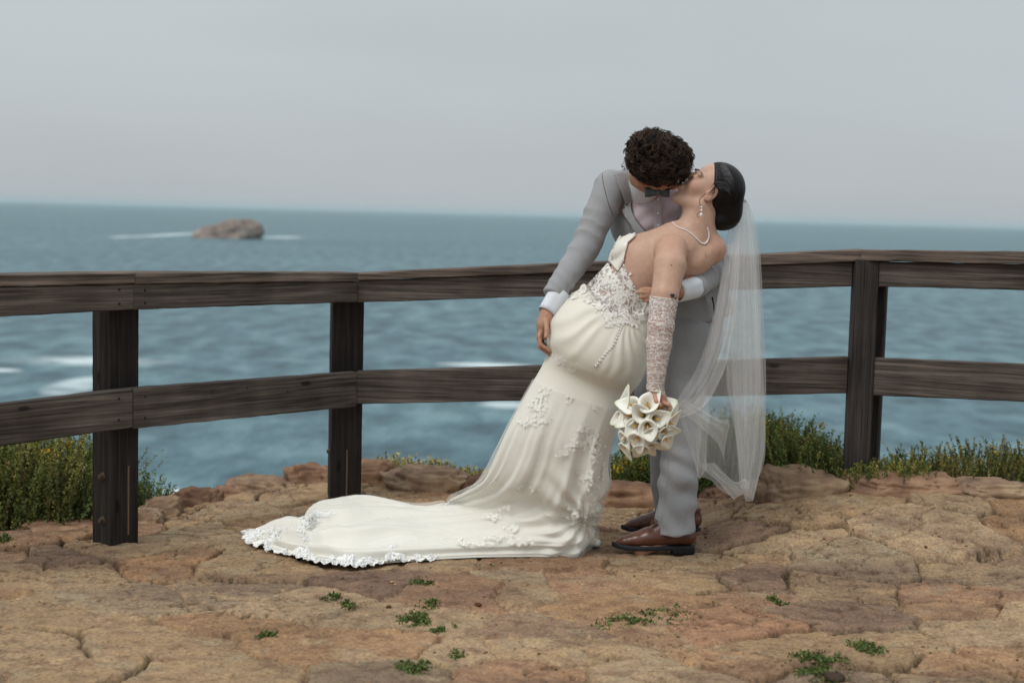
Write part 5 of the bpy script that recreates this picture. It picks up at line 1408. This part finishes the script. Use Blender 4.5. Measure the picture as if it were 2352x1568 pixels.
sheet('veil_layer', [(1700, 463), (1684, 520), (1676, 600), (1672, 700), (1668, 800), (1672, 900), (1690, 1000), (1700, 1080), (1712, 1150)], [(1716, 462), (1732, 520), (1742, 600), (1746, 700), (1750, 800), (1754, 900), (1756, 1000), (1750, 1060), (1728, 1150)], [5.41, 5.38, 5.36, 5.36], [5.43, 5.43, 5.42, 5.40], 4, 0.0068, 8)
sheet('veil_layer', [(1700, 464), (1690, 540), (1684, 640), (1680, 760), (1684, 900), (1692, 1020), (1700, 1120)], [(1714, 463), (1730, 540), (1738, 640), (1744, 760), (1746, 900), (1738, 1020), (1720, 1122)], [5.39, 5.36, 5.34], [5.41, 5.40, 5.39], 3, 0.0061, 5)
sheet('veil_layer', [(1672, 560), (1655, 650), (1640, 720), (1622, 790), (1598, 850), (1570, 895), (1548, 930)], [(1700, 560), (1696, 650), (1686, 740), (1672, 820), (1650, 880), (1615, 935), (1562, 960)], [5.40, 5.34, 5.26, 5.16], [5.40, 5.34, 5.26, 5.18], 2, 0.0061, 11)
sheet('veil_layer', [(1550, 925), (1562, 960), (1578, 1010), (1594, 1060), (1606, 1100)], [(1625, 905), (1628, 960), (1624, 1010), (1622, 1050), (1624, 1075)], [5.16, 5.20, 5.26], [5.26, 5.26, 5.28], 2, 0.0068, 13, ns=90)
sheet('veil_layer', [(1552, 928), (1590, 965), (1620, 990), (1650, 1020), (1662, 1052)], [(1560, 912), (1610, 940), (1650, 962), (1676, 968), (1668, 1000)], [5.17, 5.24, 5.3], [5.17, 5.24, 5.3], 2, 0.0041, 15, ns=70, nu=80)
sheet('veil_layer', [(1604, 1065), (1625, 1085), (1650, 1105), (1670, 1130), (1686, 1146)], [(1640, 1062), (1665, 1088), (1690, 1108), (1712, 1100), (1722, 1120)], [5.28, 5.3, 5.33], [5.30, 5.34, 5.36], 2, 0.0048, 19, ns=70, nu=80)
b = MB()
for i in range(12):
    t = i/11; c = P(1698+t*16, 458+t*5-3*math.sin(t*3), 5.37+.05*t); b.sphere(c, .0045+.002*math.sin(i*2.1), 8, 6)
b.build('comb', WH, veil)

# ================================================================== BOUQUET
def lily_mat():
    m, N, L, b = newmat('calla_petal')
    a = N.new('ShaderNodeAttribute'); a.attribute_name = 'Col'
    L.new(a.outputs[0], b.inputs['Base Color']); b.inputs['Roughness'].default_value = .42; b.inputs['Specular IOR Level'].default_value = .35
    b.inputs['Subsurface Weight'].default_value = .25; b.inputs['Subsurface Radius'].default_value = (.006, .006, .004)
    bump(N, L, b, noise_node(N, L, 60, 3, mapping=(1, 1, .3)).outputs[0], .25, .002); return m
LM = lily_mat(); SPM = simple('yellow_spadix', (.72, .34, .03), .6, .3, .2, 200, .5, 400); STM = simple('green_stem', (.05, .13, .03), .5)
bq = empty('bouquet', P(1490, 960, 5.10)); tag(bq, 'round bouquet of white calla lilies hanging from the woman\'s gloved hand', 'bouquet')
def lily(pos, axis, tip, size, seed, tips=1.0):
    r = np.random.default_rng(seed)
    ax3 = unit(axis); tv = tip-ax3*np.dot(tip, ax3); tv = unit(tv); sv = np.cross(ax3, tv)
    nv, nu = 28, 44; V_ = np.zeros((nv, nu, 3)); Cc = np.zeros((nv, nu, 3))
    for i in range(nv):
        v_ = i/(nv-1)
        for k in range(nu):
            u = (k/(nu-1))*2*math.pi*1.03-math.pi*1.03     # 0 = tip side, seam at +-pi
            au = abs(u)/math.pi
            front = math.exp(-(au/.22)**2)
            rad = size*(.18+.80*v_**1.5*(1-.10*au)); hgt_ = size*(1.75*v_-.22*v_**3)
            rad += size*v_**5*(.30*tips*front+.12*(1-au))+size*.03*math.sin(u*3+seed)*v_**3
            low = size*v_**3*(-.40*au**1.6)                # mouth lower at the seam
            curl = size*v_**6*(-.22+.30*front)
            x = rad*math.cos(u)+size*v_**6*front**1.5*(.25+.9*tips)*tips; y = rad*math.sin(u)*(1-.22*v_**6*front); h_ = hgt_+low+curl
            if k == nu-1 or k == 0: pass
            spiral = size*.05*(k/(nu-1))*(v_)
            V_[i, k] = pos+tv*(x)+sv*y+ax3*(h_*1.25-size*1.75+spiral)
            g = np.clip(v_**40*front**6*1.1, 0, .8)*min(1, tips); yb = max(0, 1-v_*2.2)
            c = np.array((.83, .82, .74))*(1-g)+np.array((.45, .62, .18))*g
            c = c*(1-.4*yb)+np.array((.55, .58, .22))*.4*yb
            Cc[i, k] = c
    I_ = (np.arange(nv-1)[:, None]*nu+np.arange(nu-1)[None]).ravel()
    o = obj('calla_lily', V_.reshape(-1, 3), np.stack([I_, I_+1, I_+nu+1, I_+nu], 1), LM, bq, col=Cc.reshape(-1, 3))
    mod(o, 'SOLIDIFY', thickness=.0014, offset=0)
    b = MB(); q = [pos+ax3*(t*size*1.3-size*1.15) for t in np.linspace(0, 1, 8)]; b.tube(q, [size*.09, size*.095, size*.10, size*.095, size*.09, size*.08, size*.06, size*.02], 10); b.build('spadix', SPM, o)
    b = MB(); C0 = P(1520, 930, 5.20)
    b.tube(catmull([pos-ax3*size*1.4, pos-ax3*size*2.0, C0+(pos-C0)*.12], 10), .004, 7); b.build('stem', STM, o)
cen3 = P(1486, 962, 5.19)
fl = [((1423, 920), (-.15, 1), 1.0, 1.0), ((1447, 921), (-1, .45), 1.0, .9), ((1486, 918), (.55, 1), 1.05, .7), ((1524, 919), (1, .62), 1.05, .8), ((1472, 943), (-.4, .5), .92, .25), ((1433, 949), (-1, -.35), 1.0, .75),
      ((1511, 952), (.7, .3), .95, .25), ((1541, 962), (.8, .5), .85, .9), ((1455, 974), (-.6, -.6), .95, .4), ((1487, 973), (.2, -.8), .98, .15), ((1420, 979), (-.25, -1), .85, 1.0), ((1533, 987), (.9, -.35), .95, .8),
      ((1464, 1001), (-.1, -1), .95, .7), ((1498, 996), (-.35, -1), .95, .6), ((1435, 1005), (-.3, -1), .9, .95), ((1524, 1011), (.5, -1), .95, .95), ((1451, 1017), (.0, -1), .85, 1.0), ((1440, 1026), (-.35, -1), .8, 1.0), ((1492, 1034), (.1, -1), .8, 1.0), ((1535, 1004), (.6, -.8), .8, .9), ((1414, 958), (-1, -.2), .75, .9), ((1552, 945), (.7, .5), .7, .9), ((1478, 1024), (-.25, -1), .9, 1.0), ((1505, 1024), (.55, -1), .9, 1.0)]
for i, ((px, py), tp, sz, side) in enumerate(fl):
    px -= 6
    dx, dz = (px-1486)/F*5.15, -(py-962)/F*5.15; rr = math.hypot(dx, dz)
    dep = math.sqrt(max(.0004, .125**2-min(rr, .12)**2))
    pos = np.array(cen3)+np.array((dx, -dep*.85-.015, dz))
    ax_v = np.array((dx*8.5, -1+side*.55, dz*8.5-.12)); tipv = np.array((tp[0], -.25, tp[1]))
    tips_ = .25+.5*side
    lily(pos+unit(ax_v)*(.006*((i*7) % 5-2)), ax_v, tipv, .0365*sz, 40+i, tips_)
b = MB()
for i in range(16):
    a = i*.39; p0 = P(1530, 931, 5.19); d = np.array((.034+.012*math.cos(a*3), .03*math.sin(a*5), .010+.016*math.sin(a*2.3)))
    b.tube([p0+np.array((-.02, 0, 0)), p0+d*.6, p0+d], .0042, 7)
b.build('stem_bundle', STM, bq)
LF = simple('dark_leaf', (.03, .07, .02), .5)
b = MB()
for i in range(30):
    a = rng.uniform(0, 6.28); r_ = rng.uniform(.0, .07); c = cen3+np.array((math.cos(a)*r_, -.020, math.sin(a)*r_)); d = unit(rng.normal(size=3)+np.array((0, -.5, 0)))*.03; e = unit(np.cross(d, (0, 1, .2)))*.009
    b.add([c, c+d*.5+e, c+d, c+d*.5-e], [(0, 1, 2, 3)])
b.build('leaves', LF, bq)
# ================================================================== PLANTS
def leaf_mat():
    m, N, L, b = newmat('foliage')
    a = N.new('ShaderNodeAttribute'); a.attribute_name = 'Col'
    L.new(a.outputs[0], b.inputs['Base Color']); b.inputs['Roughness'].default_value = .6; b.inputs['Specular IOR Level'].default_value = .25
    b.inputs['Subsurface Weight'].default_value = 0
    return m
LFM = leaf_mat()
def quads(c, d, e, colr):
    """leaf blades: base c, length vector d, half-width vector e"""
    n = len(c); v = np.stack([c, c+d*.45+e, c+d, c+d*.45-e], 1).reshape(-1, 3); f = np.arange(n*4).reshape(n, 4)
    return v, f, np.repeat(colr, 4, axis=0)
def plant(name, label, cat, px0, px1, tops, Y, depth, zbase, nst, leaf, pal, flowers=None, fl_col=(.75, .42, .02), tall=.25, group=None, seed=1, upright=.75):
    r = np.random.default_rng(seed); xs0 = P(px0, 1100, Y)[0]; xs1 = P(px1, 1100, Y)[0]; w_ = xs1-xs0
    tpx = np.linspace(px0, px1, len(tops)); C, D_, E_, K = [], [], [], []; FV = MB(); SV = MB()
    for i in range(nst):
        u = r.uniform(0, 1); px = px0+(px1-px0)*u; yy = Y+r.uniform(-.5, .5)*depth
        ztop = P(px, np.interp(px, tpx, tops), Y)[2]; prof = 1.0-.55*(abs(yy-Y)/(depth*.5))**2
        x = xs0+w_*u; hh_ = (ztop-zbase)*prof*r.uniform(.45, 1.03)
        if r.uniform() < tall: hh_ = (ztop-zbase)*r.uniform(.95, 1.13)
        lean = np.array((r.normal()*.16+(u-.5)*.25, r.normal()*.16, 0))*hh_
        p0 = np.array((x, yy, zbase-.03)); nl = int(max(6, hh_/leaf*6)); t = np.sort(r.uniform(.12, 1, nl))
        pt = p0+lean*(t**1.6)[:, None]+np.array((0, 0, 1))*(hh_*t)[:, None]
        an = r.uniform(0, 6.28, nl); dr = np.stack([np.cos(an), np.sin(an), np.full(nl, upright)+r.normal(size=nl)*.3], 1); dr /= np.linalg.norm(dr, axis=1)[:, None]
        ll = leaf*r.uniform(.6, 1.25, nl)*(1.15-.5*t)
        sd = np.cross(dr, r.normal(size=(nl, 3))); sd /= np.linalg.norm(sd, axis=1)[:, None]
        C.append(pt); D_.append(dr*ll[:, None]); E_.append(sd*(ll*.23)[:, None])
        base = np.array(pal[r.integers(len(pal))])*r.uniform(1.2, 2.2)
        tipc = base*np.array((1.7, 1.45, 1.0)); K.append(base+(tipc-base)*(t**4)[:, None]*r.uniform(.2, 1))
        if i % 4 == 0: SV.tube([p0, p0+lean*.35+np.array((0, 0, hh_*.5)), p0+lean+np.array((0, 0, hh_*.98))], [.0035, .0026, .001], 4, (.08, .06, .03))
        if flowers and r.uniform() < flowers:
            for q in range(r.integers(4, 12)):
                c = pt[-1]+r.normal(size=(3, 3))*.012; C.append(c); D_.append(r.normal(size=(3, 3))*.006); E_.append(r.normal(size=(3, 3))*.004); K.append(np.tile(np.array(fl_col)*r.uniform(.7, 1.15), (3, 1)))
    v, f, k = quads(np.concatenate(C), np.concatenate(D_), np.concatenate(E_), np.concatenate(K))
    root = empty(name, ((xs0+xs1)/2, Y, zbase)); tag(root, label, cat, group)
    obj('foliage', v, f, LFM, root, col=np.clip(k, .004, .6), smooth=False)
    SV.build('stems', LFM, root)
    return root
OL = [(.055, .075, .018), (.075, .09, .022), (.10, .105, .028), (.035, .055, .016), (.12, .11, .04)]
DG = [(.030, .055, .014), (.045, .075, .018), (.06, .09, .022), (.085, .10, .03)]
DRY = [(.16, .14, .07), (.12, .12, .05), (.20, .17, .09), (.10, .11, .04)]
plant('shrub', 'dense olive green shrub behind the fence at the left edge', 'shrub', -90, 208, (990, 1004, 1008, 1006, 1022, 1040), 6.05, .55, -.30, 2600, .019, OL, .012, seed=3)
plant('shrub', 'small dark bush low against the right side of the bolted post', 'shrub', 300, 392, (1075, 1098, 1120, 1140), 6.28, .3, -.25, 500, .018, DG, .0, seed=4)
plant('grass_clump', 'pale dry grass and stems behind the big tan boulder', 'grass', 835, 1125, (1052, 1046, 1050, 1058, 1066, 1078), 7.05, .3, -.10, 650, .022, DRY, .10, seed=5, upright=1.4, fl_col=(.45, .36, .1))
plant('shrub', 'dark green bush with bright yellow flowers between gown and trousers', 'shrub', 1385, 1512, (1062, 1040, 1038, 1030, 1022), 6.75, .4, -.20, 900, .020, DG, .13, seed=6)
plant('shrub', 'tall green shrub seen through the veil', 'shrub', 1600, 1762, (1010, 985, 962, 956, 966), 6.60, .5, -.12, 1700, .018, DG+OL[:2], .0, seed=7)
plant('shrub', 'broad bright green shrub right of the veil sloping down to the corner post', 'shrub', 1755, 1965, (966, 972, 984, 1008, 1034, 1062), 6.45, .5, -.1, 2000, .018, OL+DG, .03, seed=8, fl_col=(.40, .30, .05))
plant('shrub', 'low grassy tuft around the foot of the corner post', 'shrub', 1950, 2120, (1072, 1056, 1050, 1044, 1052, 1066), 6.05, .22, .08, 800, .018, OL, .0, seed=9, upright=1.2)
plant('shrub', 'low spiky shrub with yellow tips below the right end of the fence', 'shrub', 2100, 2420, (1048, 1030, 1050, 1026, 1036, 1022, 1034), 6.35, .4, -.1, 1800, .018, OL+DRY[:1], .04, seed=10, upright=1.2, fl_col=(.5, .36, .05))
plant('plant', 'little green leafy sprig growing on the stones at the left edge', 'plant', -14, 28, (1222, 1205, 1218), 5.35, .06, .0, 26, .022, DG, .0, seed=11)
# moss and weeds in the joints
def moss(px, py, wpx, hpx, n, seed, label, ang=0, pal=DG+OL[:2]):
    r = np.random.default_rng(seed); c0 = G(px, py, 0); c0[2] = gz(c0[0], c0[1]); rx = wpx/F*c0[1]/2; ry = abs(G(px, py-hpx/2, 0)[1]-G(px, py+hpx/2, 0)[1])/2
    n = int(n*.5); q = r.normal(size=(n, 2))*.42; keep_ = (q**2).sum(1) < 1; q = q[keep_]; n = len(q)
    x = c0[0]+q[:, 0]*rx*math.cos(ang)-q[:, 1]*ry*math.sin(ang); y = c0[1]+q[:, 0]*rx*math.sin(ang)+q[:, 1]*ry*math.cos(ang)
    nb_ = fbm(x*40, y*40, 0, 2, seed); k = nb_ > (-.02 if n < 600 else -.12); x, y = x[k], y[k]; n = len(x)
    z = paving_top(x, y)-.004+r.uniform(0, .008, n); an = r.uniform(0, 6.28, n); d = np.stack([np.cos(an), np.sin(an), r.uniform(.3, 1.6, n)], 1); d /= np.linalg.norm(d, axis=1)[:, None]; ll = r.uniform(.006, .013, n)
    sd = np.cross(d, r.normal(size=(n, 3))); sd /= np.linalg.norm(sd, axis=1)[:, None]
    kc_ = np.array(pal)[r.integers(len(pal), size=n)]*r.uniform(1.0, 2.1, (n, 1))
    v, f, kk_ = quads(np.stack([x, y, z], 1), d*ll[:, None], sd*(ll*.3)[:, None], kc_)
    o = obj('moss_tuft', v, f, LFM, origin=c0, col=kk_, smooth=False); tag(o, label, 'moss', 'moss tufts in the paving joints')
for i, (px, py, w_, h_, n, a, lb) in enumerate([
    (762, 1376, 54, 22, 1100, 0, 'small moss tuft at the upper left corner of the purple slab in the middle'),
    (802, 1393, 48, 26, 1000, 0, 'moss tuft below the left corner of the purple slab in the middle'),
    (972, 1343, 60, 30, 1000, .9, 'slanted moss tuft right of the purple slab, highest of the central tufts'),
    (982, 1391, 66, 24, 1300, 0, 'moss tuft second from the top in the central column of tufts'),
    (952, 1424, 92, 38, 2400, .1, 'largest moss tuft in the centre foreground'),
    (1014, 1446, 40, 32, 700, -.7, 'tiny moss tuft just below right of the largest central one'),
    (614, 1458, 58, 28, 1100, 0, 'dull green moss tuft alone on sand in the left foreground'),
    (1052, 1512, 50, 26, 800, .3, 'thin moss tuft near the bottom centre, the upper of two'),
    (950, 1540, 100, 34, 1800, .2, 'long thin moss tuft at the bottom centre edge'),
    (1480, 1424, 130, 90, 3600, -1.0, 'long diagonal moss strip along the left side of the big red slab'),
    (1788, 1384, 46, 36, 1100, .3, 'moss tuft at the upper right corner of the big red slab'),
    (1880, 1535, 160, 80, 6000, -.15, 'biggest moss patch at the bottom right edge'),
    (1990, 1496, 90, 40, 1800, .2, 'dark moss patch right of the pale rounded slab'),
    (1110, 1303, 60, 8, 260, 0, 'faint line of moss just in front of the gown'),
    (2120, 1196, 60, 14, 1500, -.03, 'small flat moss tuft on the right half way back to the fence'),
    (1325, 1278, 30, 8, 180, 0, 'faint moss tuft at the foot of the gown')]):
    moss(px, py, w_, h_, n, 60+i, lb, a)
def pebble(px, py, r_, c, label, seed):
    g0 = G(px, py, 0); g0[2] = float(paving_top(g0[0], g0[1])); b = MB(); b.sphere(g0+np.array((0, 0, r_*.35)), (r_, r_*.8, r_*.6), 16, 10); v = np.concatenate(b.v); d = v-g0
    v = v+unit(np.array((1, 1, 1)))*0+d*(.25*fbm(v[:, 0]*60+seed, v[:, 1]*60, v[:, 2]*60, 3, seed))[:, None]
    o = obj('stone', v, b.f, rm, origin=g0, col=c); tag(o, label, 'stone')
pebble(1918, 1566, .030, (.22, .24, .28), 'dark grey rounded stone at the bottom right edge beside the moss', 5)
pebble(1098, 1394, .012, (.35, .2, .15), 'tiny dark brown stone in the sand in front of the gown', 6)
pebble(893, 1399, .010, (.3, .2, .18), 'tiny dark pebble right of the central purple slab', 7)
# loose grit
b = MB(); r = np.random.default_rng(9)
gxs = r.uniform(-2.2, 2.2, 900); gys = r.uniform(3.6, 6.0, 900)
for i in range(900):
    if fbm(gxs[i]*1.5, gys[i]*1.5, 0, 2, 77) < -.05: continue
    s_ = r.uniform(.0018, .0055)*(1.6 if r.uniform() < .06 else 1); b.sphere((gxs[i], gys[i], float(paving_top(gxs[i], gys[i]))+s_*.25), (s_, s_*r.uniform(.6, 1), s_*.6), 6, 4, np.array((1, .9, .8))*r.uniform(.35, 1.3))
o = b.build('gravel', rm, smooth=False); tag(o, kind='stuff'); 

# ================================================================== SEA AIR
hz = MB(); x0, x1, y0, y1, z0, z1 = -31000, 31000, -60, 31000, SEA-30, 40
hz.add([(x0, y0, z0), (x1, y0, z0), (x1, y1, z0), (x0, y1, z0), (x0, y0, z1), (x1, y0, z1), (x1, y1, z1), (x0, y1, z1)], [(0, 3, 2, 1), (4, 5, 6, 7), (0, 1, 5, 4), (1, 2, 6, 5), (2, 3, 7, 6), (3, 0, 4, 7)])
m = bpy.data.materials.new('haze'); m.use_nodes = True; N_ = m.node_tree.nodes; N_.clear(); o_ = N_.new('ShaderNodeOutputMaterial'); pv_ = N_.new('ShaderNodeVolumePrincipled')
pv_.inputs['Color'].default_value = (.70, .93, 1.0, 1); pv_.inputs['Density'].default_value = 5.2e-5; m.node_tree.links.new(pv_.outputs[0], o_.inputs['Volume'])
ho = hz.build('haze', m, smooth=False); tag(ho, kind='stuff')
